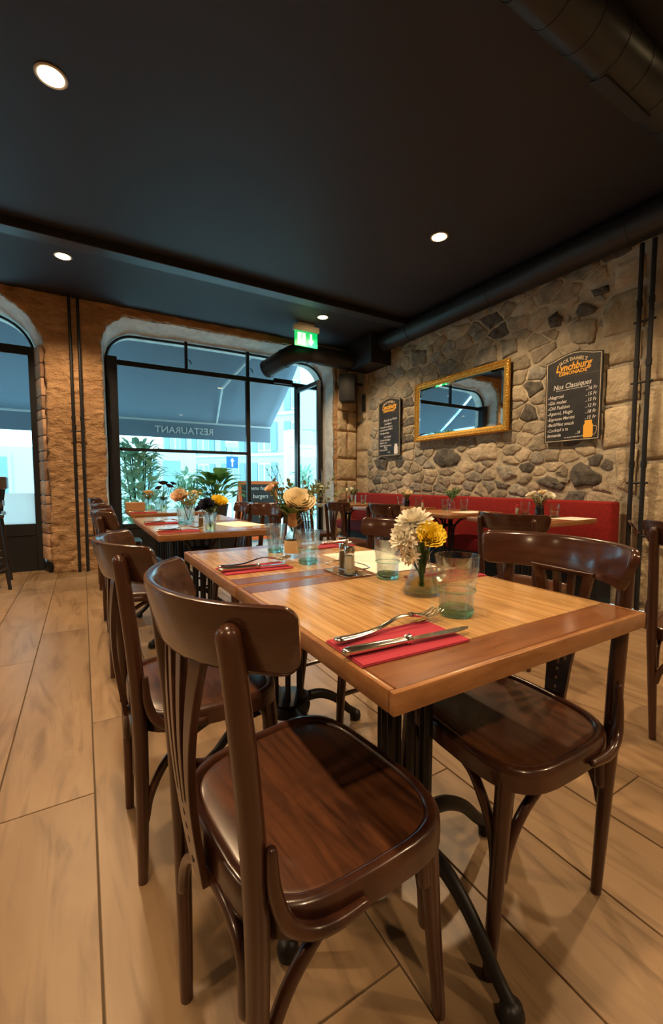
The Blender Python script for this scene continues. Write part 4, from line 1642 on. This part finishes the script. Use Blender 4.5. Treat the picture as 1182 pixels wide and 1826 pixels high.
sheet(0.935, 1.26, 0.25, 0.40, R(-4), 'white paper menu lying across the two near tables')
sheet(0.93, 2.88, 0.24, 0.36, R(12), 'white paper menu right of the yellow flower')
sheet(3.42, 1.93, 0.30, 0.21, R(0), 'white paper menu on the nearest bench table')
sheet(3.30, 2.88, 0.30, 0.21, R(0), 'white paper menu on the second bench table')


def shaker(x, y, content, label, z=TH, lid='chrome', h=1.0):
    t = thing('salt_shaker' if content == 'salt' else 'pepper_shaker', label, 'shaker', (x, y, z), 0, 'salt and pepper shakers')
    obj('glass_body', lathe([(0.0165, 0.0), (0.0185, 0.002), (0.0180, 0.028), (0.0195, 0.030), (0.0195, 0.034), (0.0170, 0.036), (0.0155, 0.072), (0.0150, 0.072), (0.0155, 0.036), (0.016, 0.004), (0.006, 0.003)], 8, closed=False), M['clear'], t, 30)
    obj('contents', lathe([(0.0145, 0.005), (0.0148, 0.035), (0.0142, 0.058), (0.010, 0.060)], 12), M[content], t, 50)
    obj('lid', lathe([(0.0165, 0.068), (0.0168, 0.080), (0.0150, 0.086), (0.008, 0.088)], 16), M[lid], t, 40)
    return t


M['redlid'] = pm('red_plastic_lid', (0.42, 0.02, 0.02), 0.4)
cd = thing('condiment_caddy', 'chrome wire caddy for salt and pepper on the near tables', 'caddy', (0.725, 1.13, TH))
obj('tray', bbox(-0.045, 0.045, -0.07, 0.07, 0.0, 0.004, 0.001, 1), M['chrome'], cd, 30)
obj('handle', tube(spline([(0.0, -0.002, 0.004), (0.0, -0.002, 0.09), (0.0, -0.004, 0.108), (0.0, 0.012, 0.115), (0.0, 0.05, 0.112), (0.0, 0.062, 0.098)], 5), 0.0032, 8), M['chrome'], cd)
obj('rail', tube(spline([(-0.043, -0.068, 0.025), (0.043, -0.068, 0.025), (0.043, 0.068, 0.025), (-0.043, 0.068, 0.025), (-0.043, -0.06, 0.025)], 3), 0.0018, 6), M['chrome'], cd)
shaker(0.712, 1.095, 'salt', 'salt shaker standing in the chrome caddy, nearest the viewer', TH + 0.004)
shaker(0.735, 1.165, 'pepper', 'pepper shaker standing in the chrome caddy behind the salt', TH + 0.004)
shaker(0.66, 2.80, 'pepper', 'pepper shaker left of the yellow flower')
for x, y, w in ((3.47, 2.61, 'on the nearest bench table'), (3.49, 3.66, 'between the second and third bench tables'), (3.36, 5.20, 'on the corner table by the door')):
    if 'between' in w:
        y, w = 3.73, 'on the third bench table, left of the green-leaved flowers'
        x = 3.45
    if 'nearest' in w:
        y = 2.48
    shaker(x, y, 'salt', 'salt shaker with a red cap ' + w, lid='redlid')


# ------------------------------------------------------------------ flowers
def petal(L, w, bend, tip=0.0, n=5):
    """one petal strip growing along +X from the origin, curling up by bend"""
    m = MB()
    for i in range(n):
        s = i / (n - 1)
        a = bend * s
        x = L * (math.sin(a) / a if a else 1) * s
        z = L * ((1 - math.cos(a)) / a if a else 0) * s
        ww = w * (math.sin(math.pi * min(0.93, 0.16 + s * 0.80))) * (1 - tip * s)
        for q in (-1, 0, 1):
            m.v.append((x, ww * q, z + (0.18 * w if q else 0)))
    for i in range(n - 1):
        for k in range(2):
            m.f.append((i * 3 + k, i * 3 + k + 1, i * 3 + 4 + k, i * 3 + 3 + k))
    return m


def daisy_head(r, rnd, layers=5, per=18):
    m = MB()
    for l in range(layers):
        el = R(-20 + 85 * l / (layers - 1))
        L = r * (1.05 - 0.45 * l / (layers - 1))
        for k in range(per - l * 2):
            a = 2 * math.pi * (k + 0.5 * (l % 2)) / (per - l * 2) + rnd.uniform(-0.12, 0.12)
            p = petal(L * rnd.uniform(0.9, 1.08), r * 0.19, rnd.uniform(0.2, 0.8))
            m.merge(p.xf(RZ(a) @ RY(-el + rnd.uniform(-0.15, 0.15))))
    m.merge(lathe([(r * 0.12, 0), (r * 0.2, r * 0.08), (r * 0.14, r * 0.22), (0.001, r * 0.26)], 8))
    return m


def rose_head(r, rnd, ruffle=0.0, rings=5):
    """cupped overlapping petals"""
    m = MB()
    for l in range(rings):
        f = l / (rings - 1)
        num = [3, 4, 5, 6, 7, 8][min(l, 5)]
        rad = r * (0.15 + 0.62 * f)
        h = r * (0.95 - 0.25 * f)
        for k in range(num):
            a0 = 2 * math.pi * (k + 0.4 * l) / num + rnd.uniform(-0.1, 0.1)
            span = 2 * math.pi / num * 0.72
            pv = []
            nu, nv = 7, 5
            for j in range(nv):
                v = j / (nv - 1)
                for i in range(nu):
                    u = i / (nu - 1) * 2 - 1
                    edge = 1 - 0.30 * u * u
                    flare = rad * (0.35 + 0.65 * math.sin(v * math.pi * 0.62)) + r * (0.05 + 0.28 * f) * v ** 3
                    z = -r * 0.45 + h * (v ** 0.85) * edge + ruffle * r * math.sin(u * 9 + k * 2) * v
                    rr = flare + ruffle * r * 0.6 * math.sin(u * 11 + l) * v
                    a = a0 + u * span
                    pv.append((rr * math.cos(a), rr * math.sin(a), z))
            pf = [(j * nu + i, j * nu + i + 1, (j + 1) * nu + i + 1, (j + 1) * nu + i) for j in range(nv - 1) for i in range(nu - 1)]
            m.add(pv, pf)
    return m


def leaf_mb(L, w, bend=0.5, fold=0.25, n=6):
    m = MB()
    for i in range(n):
        s = i / (n - 1)
        a = bend * s
        x = L * s * (1 - 0.15 * bend * s)
        z = L * bend * s * (0.5 - 0.75 * s)
        ww = w * max(0.02, math.sin(math.pi * (0.04 + 0.95 * s)) ** 0.8)
        for q in (-1, 0, 1):
            m.v.append((x, ww * q, z + abs(q) * ww * fold))
    for i in range(n - 1):
        for k in range(2):
            m.f.append((i * 3 + k, i * 3 + k + 1, i * 3 + 4 + k, i * 3 + 3 + k))
    return m


def sprig(L, rnd, n=12, lw=0.012, base=(0, 0, 0), dirv=(0, 0, 1), fine=False):
    """leafy sprig along a direction"""
    m = MB()
    d = Vector(dirv).normalized()
    p0 = Vector(base)
    side = d.orthogonal().normalized()
    pts = [p0 + d * L * s + side * 0.06 * L * math.sin(3 * s) for s in (0, 0.3, 0.6, 0.85, 1.0)]
    m.merge(tube(pts, [0.0014, 0.0007], 5))
    for k in range(n):
        s = 0.25 + 0.75 * k / n
        p = p0 + d * L * s + side * 0.06 * L * math.sin(3 * s)
        rot = d.to_track_quat('Z', 'X').to_matrix().to_4x4()
        a = k * 2.4 + rnd.uniform(-0.4, 0.4)
        lf = leaf_mb(lw * (2.2 if not fine else 3.0) * rnd.uniform(0.8, 1.1), lw * (0.75 if not fine else 0.28), 0.2, n=4)
        m.merge(lf.xf(T(p) @ rot @ RZ(a) @ RY(R(-38))))
    return m


def look(d):
    return Vector(d).normalized().to_track_quat('Z', 'X').to_matrix().to_4x4()


def flower(parent, head, mat, pos, dirv, foot, name='flower_head'):
    obj(name, head.xf(T(pos) @ look(dirv)), M[mat], parent, 70)
    P = Vector(pos)
    F = Vector(foot)
    mid = (P + F) / 2 + Vector((0.004, 0.003, 0))
    obj('stem', tube(spline([F, mid, P], 4), 0.0026, 6), M['stem'], parent)


def greens(parent, mb, mat='leaf', name='foliage'):
    o = obj(name, mb, M[mat], parent, 70)
    o['kind'] = 'stuff'
    return o


def flask_vase(loc, label):
    t = thing('flask_vase', label, 'vase', loc, 0, 'flower vases')
    obj('glass', lathe([(0.036, 0.0), (0.0475, 0.002), (0.049, 0.008), (0.048, 0.016), (0.031, 0.062), (0.0185, 0.092), (0.0180, 0.115), (0.023, 0.130), (0.0215, 0.130), (0.0163, 0.114), (0.0165, 0.092), (0.029, 0.062), (0.0455, 0.016), (0.044, 0.008), (0.010, 0.006)], 28, closed=False), M['clear'], t, 60)
    obj('water', lathe([(0.042, 0.009), (0.0445, 0.016), (0.0365, 0.040), (0.010, 0.0402)], 24), M['water'], t, 60)
    return t


rf = random.Random(12)
v1 = flask_vase((0.757, 0.815, TH), 'conical flask vase with white chrysanthemum and yellow carnation on the nearest table')
flower(v1, daisy_head(0.052, rf, 6, 22), 'petalW', (-0.010, 0.024, 0.188), (-0.45, -0.15, 1), (0.0, 0.0, 0.02))
flower(v1, daisy_head(0.044, rf, 6, 20), 'petalW', (-0.046, 0.020, 0.150), (-0.95, -0.15, 0.45), (0.004, 0.0, 0.02))
flower(v1, daisy_head(0.028, rf, 4, 14), 'petalW', (-0.046, 0.000, 0.105), (-0.9, -0.5, -0.15), (0.004, 0.0, 0.03))
flower(v1, rose_head(0.036, rf, 0.10, 6), 'petalY', (-0.004, -0.034, 0.158), (-0.35, -0.75, 0.65), (-0.003, 0.002, 0.02))
gr = MB()
for k in range(7):
    gr.merge(tube(spline([(rf.uniform(-0.008, 0.008), rf.uniform(-0.008, 0.008), 0.02), (rf.uniform(-0.006, 0.006), rf.uniform(-0.006, 0.006), 0.09), (rf.uniform(-0.02, 0.02), rf.uniform(-0.02, 0.02), 0.15)], 3), 0.0024, 5))
for k in range(8):
    gr.merge(leaf_mb(0.045, 0.010, 0.3).xf(T((rf.uniform(-0.006, 0.006), rf.uniform(-0.006, 0.006), rf.uniform(0.03, 0.13))) @ RZ(k * 0.9) @ RY(R(-65))))
greens(v1, gr)

v2 = thing('bottle_vase', 'labelled bottle vase with a large cream rose on the second table', 'vase', (0.700, 1.485, TH), 0, 'flower vases')
obj('bottle', lathe([(0.022, 0.0), (0.031, 0.002), (0.032, 0.010), (0.032, 0.078), (0.024, 0.095), (0.014, 0.105), (0.0135, 0.128), (0.016, 0.130), (0.0145, 0.130), (0.0115, 0.105), (0.022, 0.093), (0.030, 0.076), (0.030, 0.008), (0.010, 0.006)], 28, closed=False), M['clear'], v2, 60)
obj('label', lathe([(0.0324, 0.018), (0.0326, 0.019), (0.0326, 0.066), (0.0324, 0.067)], 28, closed=False), M['labelpaper'], v2, 60)
obj('raffia_collar', lathe([(0.013, 0.118), (0.019, 0.125), (0.0185, 0.160), (0.022, 0.185), (0.010, 0.188)], 14), M['pot'], v2, 60)
flower(v2, rose_head(0.060, rf, 0.0, 6), 'petalC', (0.015, -0.03, 0.222), (-0.1, -0.6, 0.75), (0, 0, 0.06))
for pos, d, rr in (((-0.085, 0.02, 0.270), (-0.6, -0.2, 0.8), 0.020), ((-0.055, 0.05, 0.285), (-0.2, 0, 1), 0.019), ((-0.02, 0.06, 0.265), (0, 0.2, 1), 0.016)):
    flower(v2, rose_head(rr, rf, 0.0, 4), 'petalP', pos, d, (0, 0, 0.1), 'bud')
sg = MB()
for k in range(14):
    a = R(rf.uniform(-60, 150))
    d = (math.cos(a) * 0.75, math.sin(a) * 0.5, 0.8 + 0.3 * rf.random())
    sg.merge(sprig(rf.uniform(0.14, 0.20), rf, 14, 0.011, (0, 0, 0.14), d))
sg.merge(sprig(0.26, rf, 22, 0.010, (0.02, 0.0, 0.14), (1.0, 0.1, 1.0)))
sg.merge(sprig(0.24, rf, 20, 0.010, (0.02, 0.0, 0.12), (1.0, -0.3, 0.75)))
greens(v2, sg, 'sage')
lg = MB()
for k in range(10):
    a = k * 0.75
    lg.merge(leaf_mb(0.075, 0.024, 0.35).xf(T((0.012 * math.cos(a), 0.012 * math.sin(a), 0.155 + 0.006 * (k % 4))) @ RZ(a) @ RY(R(-30 - 9 * (k % 3)))))
greens(v2, lg, 'leaf')
fk = MB()
for k in range(3):
    fk.merge(sprig(0.24, rf, 26, 0.007, (0, 0.0, 0.14), (-0.15 - 0.12 * k, 0.35, 1.0), fine=True))
greens(v2, fk, 'lily', 'fern_frond')


def small_bouquet(loc, label, heads, vase='glass', leaves='sage', n=9, spread=0.09):
    t = thing('flower_vase', label, 'vase', loc, 0, 'flower vases')
    if vase == 'jar':
        obj('jar', lathe([(0.030, 0.0), (0.036, 0.004), (0.037, 0.07), (0.028, 0.085), (0.026, 0.095), (0.030, 0.10), (0.010, 0.098)], 20), M['darkjar'], t, 50)
        h = 0.10
    elif vase == 'bottle':
        obj('bottle', lathe([(0.028, 0.0), (0.034, 0.004), (0.034, 0.07), (0.016, 0.10), (0.016, 0.125), (0.013, 0.125), (0.013, 0.10), (0.031, 0.068), (0.031, 0.006), (0.01, 0.005)], 20, closed=False), M['clear'], t, 60)
        h = 0.125
    else:
        obj('glass', lathe([(0.026, 0.0), (0.031, 0.003), (0.039, 0.125), (0.036, 0.125), (0.028, 0.012), (0.01, 0.010)], 24, closed=False), M['clear'], t, 60)
        obj('water', lathe([(0.027, 0.012), (0.030, 0.05), (0.01, 0.0502)], 20), M['water'], t, 60)
        h = 0.12
    for kind, mat, r, pos, d in heads:
        hm = rose_head(r, rf, 0.10 if kind == 'carnation' else 0.0, 5) if kind != 'daisy' else daisy_head(r, rf, 4, 14)
        flower(t, hm, mat, pos, d, (0, 0, 0.03))
    g = MB()
    for k in range(n):
        a = 2 * math.pi * k / n + rf.uniform(-0.3, 0.3)
        g.merge(sprig(rf.uniform(0.6, 1.0) * spread * 1.5, rf, 10, 0.011, (0, 0, h - 0.02), (math.cos(a) * 0.7, math.sin(a) * 0.7, 1)))
    greens(t, g, leaves)
    return t


small_bouquet((0.645, 2.50, TH), 'glass vase with a yellow rose and navy flower on the third table',
              [('carnation', 'petalY', 0.047, (0.05, -0.02, 0.185), (0.1, -0.5, 0.8)), ('carnation', 'petalN', 0.045, (-0.03, -0.03, 0.165), (-0.3, -0.5, 0.7)), ('carnation', 'petalN', 0.035, (-0.055, 0.02, 0.150), (-0.6, 0, 0.6))], leaves='leaf', n=6, spread=0.06)
small_bouquet((0.625, 3.02, TH), 'bottle vase with a peach rose left of the yellow flower', [('rose', 'petalP', 0.055, (-0.06, -0.03, 0.20), (-0.3, -0.6, 0.7)), ('daisy', 'petalC', 0.03, (0.05, 0.02, 0.22), (0.3, -0.2, 0.9))], 'bottle', n=16, spread=0.14)
small_bouquet((0.72, 4.66, TH), 'glass vase of dark purple flowers near the window',
              [('carnation', 'petalD', 0.045, (0.0, 0.0, 0.29), (0, 0, 1)), ('carnation', 'petalD', 0.04, (0.06, -0.01, 0.26), (0.4, 0, 1)), ('carnation', 'petalD', 0.035, (-0.045, 0.0, 0.24), (-0.4, 0, 1)), ('carnation', 'petalD', 0.03, (0.10, 0.0, 0.285), (0.4, 0, 1))], leaves='stem', n=4, spread=0.05)
small_bouquet((0.60, 4.86, TH), 'glass vase with a pale green bloom near the window', [('rose', 'petalC', 0.05, (0.0, 0.0, 0.19), (0, 0, 1))], n=7, spread=0.07)
small_bouquet((3.44, 2.24, TH), 'black jar of white roses on the nearest bench table', [('rose', 'petalW', 0.045, (-0.05, 0.05, 0.19), (-0.4, 0.2, 0.8)), ('rose', 'petalW', 0.047, (0.02, -0.07, 0.175), (-0.4, -0.4, 0.7)), ('rose', 'petalC', 0.035, (0.0, -0.02, 0.21), (-0.3, 0, 1))], 'jar', 'sage', 10, 0.09)
small_bouquet((3.37, 3.19, TH), 'glass of bright green foliage on the second bench table', [('daisy', 'petalC', 0.03, (0.0, 0.04, 0.21), (0, 0, 1))], 'bottle', 'leaf', 20, 0.12)
small_bouquet((3.44, 4.00, TH), 'dark jar of peach flowers on the third bench table', [('rose', 'petalP', 0.05, (0.0, 0.03, 0.18), (-0.3, 0, 0.8)), ('rose', 'petalC', 0.04, (-0.02, -0.06, 0.165), (-0.4, -0.3, 0.8))], 'jar', 'sage', 12, 0.10)
small_bouquet((3.29, 4.96, TH), 'glass of white roses on the corner table by the door', [('rose', 'petalW', 0.055, (-0.03, 0.05, 0.19), (-0.3, -0.3, 0.8)), ('rose', 'petalW', 0.03, (0.0, -0.03, 0.27), (0, 0, 1))], 'glass', 'leaf', 9, 0.11)

# ------------------------------------------------------------------ big potted plant by the window
pp = thing('potted_peace_lily', 'large leafy green potted plant inside by the window', 'potted plant', (1.50, 5.55, 0))
obj('plant_stand', lathe([(0.17, 0.0), (0.18, 0.02), (0.05, 0.05), (0.045, 0.46), (0.16, 0.50), (0.16, 0.52), (0.03, 0.52)], 20), M['black'], pp)
obj('pot', lathe([(0.10, 0.52), (0.13, 0.53), (0.165, 0.74), (0.17, 0.76), (0.155, 0.76), (0.14, 0.735), (0.02, 0.73)], 24), M['greypot'], pp)
LEAF = mesh_of('leaf', leaf_mb(1.0, 0.24, 0.75, 0.22, 9), M['lily'], 70)
rl_ = random.Random(77)
for k in range(44):
    a = k * 2.399
    f = rl_.random()
    el = R(78 - 62 * f)
    hgt = 0.10 + 0.30 * (1 - f) * rl_.uniform(0.7, 1.05)
    rad = 0.05 + 0.24 * f
    base = Vector((rad * math.cos(a), rad * math.sin(a), 0.74 + hgt))
    st = obj('leaf_stalk', tube(spline([(0.03 * math.cos(a), 0.03 * math.sin(a), 0.73), (rad * 0.5 * math.cos(a), rad * 0.5 * math.sin(a), 0.74 + hgt * 0.6), tuple(base)], 4), 0.004, 5), M['lily'], pp)
    lf = link('leaf', LEAF, pp)
    s = rl_.uniform(0.20, 0.31)
    lf.matrix_local = T(base) @ RZ(a + rl_.uniform(-0.3, 0.3)) @ RY(-el * 0.55) @ SCL(s)
bx_ = obj('wooden_crate', bbox(-0.09, 0.09, -0.07, 0.07, 0.0, 0.085, 0.004, 1), M['pot'], None, 30, (0.60, 5.30, 0.80))
bx_.location = (0.47, 4.88, TH)
tag(bx_, 'small wooden box at the far left corner of the window table', 'box')

# ------------------------------------------------------------------ bar stools at the left edge
def bar_stool(x, y, rz, label):
    t = thing('bar_stool', label, 'stool', (x, y, 0), rz, 'black bar stools')
    for sx in (-1, 1):
        for sy in (-1, 1):
            obj('leg', tube([(sx * 0.20, sy * 0.20, 0), (sx * 0.15, sy * 0.15, 0.70)], [0.016, 0.02], 8), M['stool'], t)
    for s in (-1, 1):
        obj('footrest', tube([(s * 0.185, -0.185, 0.22), (s * 0.185, 0.185, 0.22)], 0.012, 8), M['stool'], t)
        obj('footrest', tube([(-0.178, s * 0.178, 0.32), (0.178, s * 0.178, 0.32)], 0.012, 8), M['stool'], t)
        obj('back_post', tube(spline([(-0.15, s * 0.16, 0.70), (-0.17, s * 0.165, 0.90), (-0.205, s * 0.165, 1.10)], 4), 0.018, 8), M['stool'], t)
    obj('seat', bbox(-0.19, 0.19, -0.19, 0.19, 0.70, 0.745, 0.015, 3), M['stool'], t)
    obj('back_rail', bbox(-0.225, -0.195, -0.185, 0.185, 0.98, 1.10, 0.01, 2), M['stool'], t)
    obj('back_rail', bbox(-0.19, -0.165, -0.16, 0.16, 0.80, 0.86, 0.008, 2), M['stool'], t)
    return t


bar_stool(-0.88, 4.92, R(168), 'black bar stool at the left edge, nearer to the viewer')
bar_stool(-0.92, 5.42, R(172), 'black bar stool at the left edge, nearer to the door')


# ------------------------------------------------------------------ outside: awning, street, plants
g = struct(obj('street', box(-30, 40, 6.30, 45, -0.2, -0.03), M['road'], smooth=0))
aw = thing('awning', 'navy cloth awning with a lettered valance outside the window', 'awning', (0, 0, 0))


def awning_cloth(x0, x1):
    m = MB()
    nx, ny = 24, 6
    for j in range(ny + 1):
        s = j / ny
        for i in range(nx + 1):
            x = x0 + (x1 - x0) * i / nx
            y = 6.36 + 1.60 * s
            z = 3.36 - 1.21 * s - 0.05 * math.sin(math.pi * s) - 0.015 * math.sin(i * 1.9) * math.sin(math.pi * s)
            m.v.append((x, y, z))
    for j in range(ny):
        for i in range(nx):
            a = j * (nx + 1) + i
            m.f.append((a, a + 1, a + nx + 2, a + nx + 1))
    return m


def solid(o, th):
    mo = o.modifiers.new('thickness', 'SOLIDIFY')
    mo.thickness = th
    return o


solid(obj('cloth', awning_cloth(-0.05, 3.28), M['awning'], aw, 60), 0.004)
obj('front_bar', bbox(-0.05, 3.28, 7.95, 8.0, 2.12, 2.165, 0.006, 1), M['awningarm'], aw, 30)
vl = solid(obj('valance', MB().add([(-0.05, 7.96, 2.13), (3.28, 7.96, 2.13), (3.28, 7.97, 1.84), (-0.05, 7.97, 1.84)], [(0, 1, 2, 3)]), M['awning'], aw, 0), 0.004)
obj('lettering', text_mb('RESTAURANT', 0.165, 0.001, 'CENTER', 0, 1.0, 0.001).xf(T((1.63, 7.955, 1.925)) @ RZ(R(180)) @ RX(R(90))), M['chalk'], vl, 0)
for xe in (2.62,):
    obj('folding_arm', tube([(xe - 0.25, 6.38, 3.05), (xe - 0.55, 7.1, 2.62)], 0.022, 8), M['awningarm'], aw)
    obj('folding_arm', tube([(xe - 0.55, 7.1, 2.62), (xe - 0.42, 7.95, 2.16)], 0.018, 8), M['awningarm'], aw)
a2 = thing('awning', 'navy cloth awning outside the arched door at the left', 'awning', (0, 0, 0))
solid(obj('cloth', awning_cloth(-4.6, -0.12), M['awning'], a2, 60), 0.004)
obj('front_bar', bbox(-4.6, -0.12, 7.95, 8.0, 2.12, 2.165, 0.006, 1), M['awningarm'], a2, 30)
solid(obj('valance', MB().add([(-4.6, 7.96, 2.13), (-0.12, 7.96, 2.13), (-0.12, 7.97, 1.84), (-4.6, 7.97, 1.84)], [(0, 1, 2, 3)]), M['awning'], a2, 0), 0.004)


def facade(name, label, origin, rz, width, height, floors, cols, mat, wz=1.5, ww=0.9, shut=True, z0=0.6, band=True):
    t = thing(name, label, 'building', origin, rz)
    obj('wall', box(0, width, 0, 0.4, 0, height), M[mat], t, smooth=0)
    fh = (height - z0) / floors
    for f in range(floors):
        if band:
            obj('string_course', box(0, width, -0.08, 0.0, z0 + f * fh - 0.25, z0 + f * fh - 0.12), M['extwhite'], t, smooth=0)
        for c in range(cols):
            cx = width * (c + 0.5) / cols
            zb = z0 + f * fh
            w = obj('window', box(cx - ww / 2, cx + ww / 2, -0.05, 0.02, zb, zb + wz), M['extwhite'], t, smooth=0)
            for s in (-1, 1):
                obj('window_pane', box(cx + s * ww * 0.25 - ww * 0.19, cx + s * ww * 0.25 + ww * 0.19, -0.06, -0.045, zb + 0.08, zb + wz - 0.08), M['extglass'], w, smooth=0)
                if shut:
                    obj('shutter', box(cx + s * (ww / 2 + 0.20) - 0.18, cx + s * (ww / 2 + 0.20) + 0.18, -0.07, -0.03, zb - 0.02, zb + wz + 0.02), M['shutter'], w, smooth=0)
    return t


facade('street_house', 'white low house across the street, seen through the window', (-3.2, 13.2, 0), 0, 6.2, 1.95, 1, 3, 'extwhite', 1.15, 1.3, False, 0.62, False)
facade('apartment_building', 'long pale apartment building with blue-grey shutters receding down the street', (4.2, 27.0, 0), R(-52), 20.0, 7.0, 3, 10, 'extpale', 1.5, 0.8)
facade('white_building', 'white rendered building behind the open glass door', (6.3, 12.6, 0), R(-20), 3.6, 5.2, 2, 1, 'extwhite', 1.4, 0.9, True, 0.9)
facade('door_view_house', 'pale house with a striped blind seen through the left door', (-9.0, 12.0, 0), 0, 5.6, 5.0, 2, 4, 'extwhite', 1.2, 1.0, False)
bl_ = thing('street_cabinet', 'tall white panel standing on the pavement outside the door', 'panel', (4.75, 9.7, 0))
obj('body', bbox(-0.32, 0.32, -0.2, 0.2, 0, 2.35, 0.01), M['extwhite'], bl_)
obj('joint', box(-0.325, 0.325, -0.206, -0.2, 1.90, 1.915), M['extpale'], bl_, smooth=0)

sgn = thing('road_sign', 'blue one-way sign with a white arrow on a street post', 'road sign', (3.75, 12.0, 0))
obj('post', tube([(0, 0.03, -0.05), (0, 0.03, 2.3)], 0.03, 10), M['extpale'], sgn)
pn = obj('panel', bbox(-0.17, 0.17, -0.01, 0.01, 1.46, 1.80, 0.004, 1), M['roadblue'], sgn)
obj('arrow', prism([(-0.02, 1.50), (0.02, 1.50), (0.02, 1.66), (0.06, 1.66), (0, 1.76), (-0.06, 1.66), (-0.02, 1.66)], 0.0, 0.004).xf(T((0, -0.012, 0)) @ RX(R(90))), M['chalk'], pn, 0)
obj('globe', lathe([(0.02, 1.98), (0.15, 2.05), (0.2, 2.18), (0.15, 2.31), (0.02, 2.38)], 16), M['extwhite'], sgn)

ab = thing('menu_board', 'orange framed chalkboard menu standing outside the door', 'menu board', (2.76, 7.15, -0.03), R(4))
obj('slate', bbox(-0.34, 0.34, -0.012, 0.012, 0.06, 1.06, 0.003, 1).xf(RX(R(-8))), M['slate'], ab, 30)
for x0, x1, z0, z1 in ((-0.38, -0.33, 0.0, 1.11), (0.33, 0.38, 0.0, 1.11), (-0.33, 0.33, 1.05, 1.11), (-0.33, 0.33, 0.05, 0.11)):
    obj('frame_side', bbox(x0, x1, -0.022, 0.022, z0, z1, 0.004, 1).xf(RX(R(-8))), M['orange'], ab, 30)
obj('rear_leg', bbox(-0.36, 0.36, 0.0, 0.02, 0.0, 1.05, 0.003, 1).xf(T((0, 0.50, 0)) @ RX(R(17))), M['orange'], ab, 30)
for s, z, sz in (('menu fusion', 0.95, 0.10), ('burgers', 0.80, 0.11), ('du jour', 0.62, 0.12), ('19.-', 0.45, 0.11)):
    obj('handwriting', text_mb(s, sz, 0.0005, 'CENTER', 0.15, 0.9).xf(RX(R(-8)) @ T((0.03, -0.0145, z)) @ RX(R(90))), M['chalk'], ab, 0)


def bush(name, label, loc, rx, rz_, h, n, seed, lw=0.05):
    t = thing(name, label, 'plant', loc)
    rb = random.Random(seed)
    m = MB()
    for k in range(n):
        a, b = rb.uniform(0, 2 * math.pi), rb.random() ** 0.5
        z = h * rb.uniform(0.18, 1.0)
        f = 1 - 0.55 * (z / h) ** 2
        p = (rx * b * f * math.cos(a), rz_ * b * f * math.sin(a), z)
        m.merge(leaf_mb(lw * rb.uniform(1.6, 2.8), lw * 0.42, 0.4, n=4).xf(T(p) @ RZ(a + rb.uniform(-0.8, 0.8)) @ RY(R(rb.uniform(-60, 25)))))
    o = obj('foliage', m, M['bush'], t, 70)
    o['kind'] = 'stuff'
    for k in range(6):
        a = k * 1.05
        obj('stem', tube(spline([(0.04 * math.cos(a), 0.04 * math.sin(a), 0.22), (rx * 0.3 * math.cos(a), rz_ * 0.3 * math.sin(a), h * 0.55), (rx * 0.45 * math.cos(a), rz_ * 0.45 * math.sin(a), h * 0.9)], 3), 0.010, 6), M['stem'], t)
    obj('planter', lathe([(0.16, -0.03), (0.19, 0.0), (0.22, 0.30), (0.20, 0.30), (0.18, 0.26), (0.03, 0.25)], 18), M['greypot'], t)
    return t


bush('outdoor_shrub', 'leafy green shrub outside the window at its left', (0.72, 6.85, 0), 0.42, 0.33, 1.62, 620, 3, 0.085)
bush('outdoor_shrub', 'low leafy shrub outside behind the dark flowers', (1.55, 7.45, 0), 0.36, 0.3, 1.2, 360, 4, 0.075)
bush('outdoor_shrub', 'shrub outside the open glass door', (3.62, 7.2, 0), 0.30, 0.3, 1.3, 320, 5, 0.07)
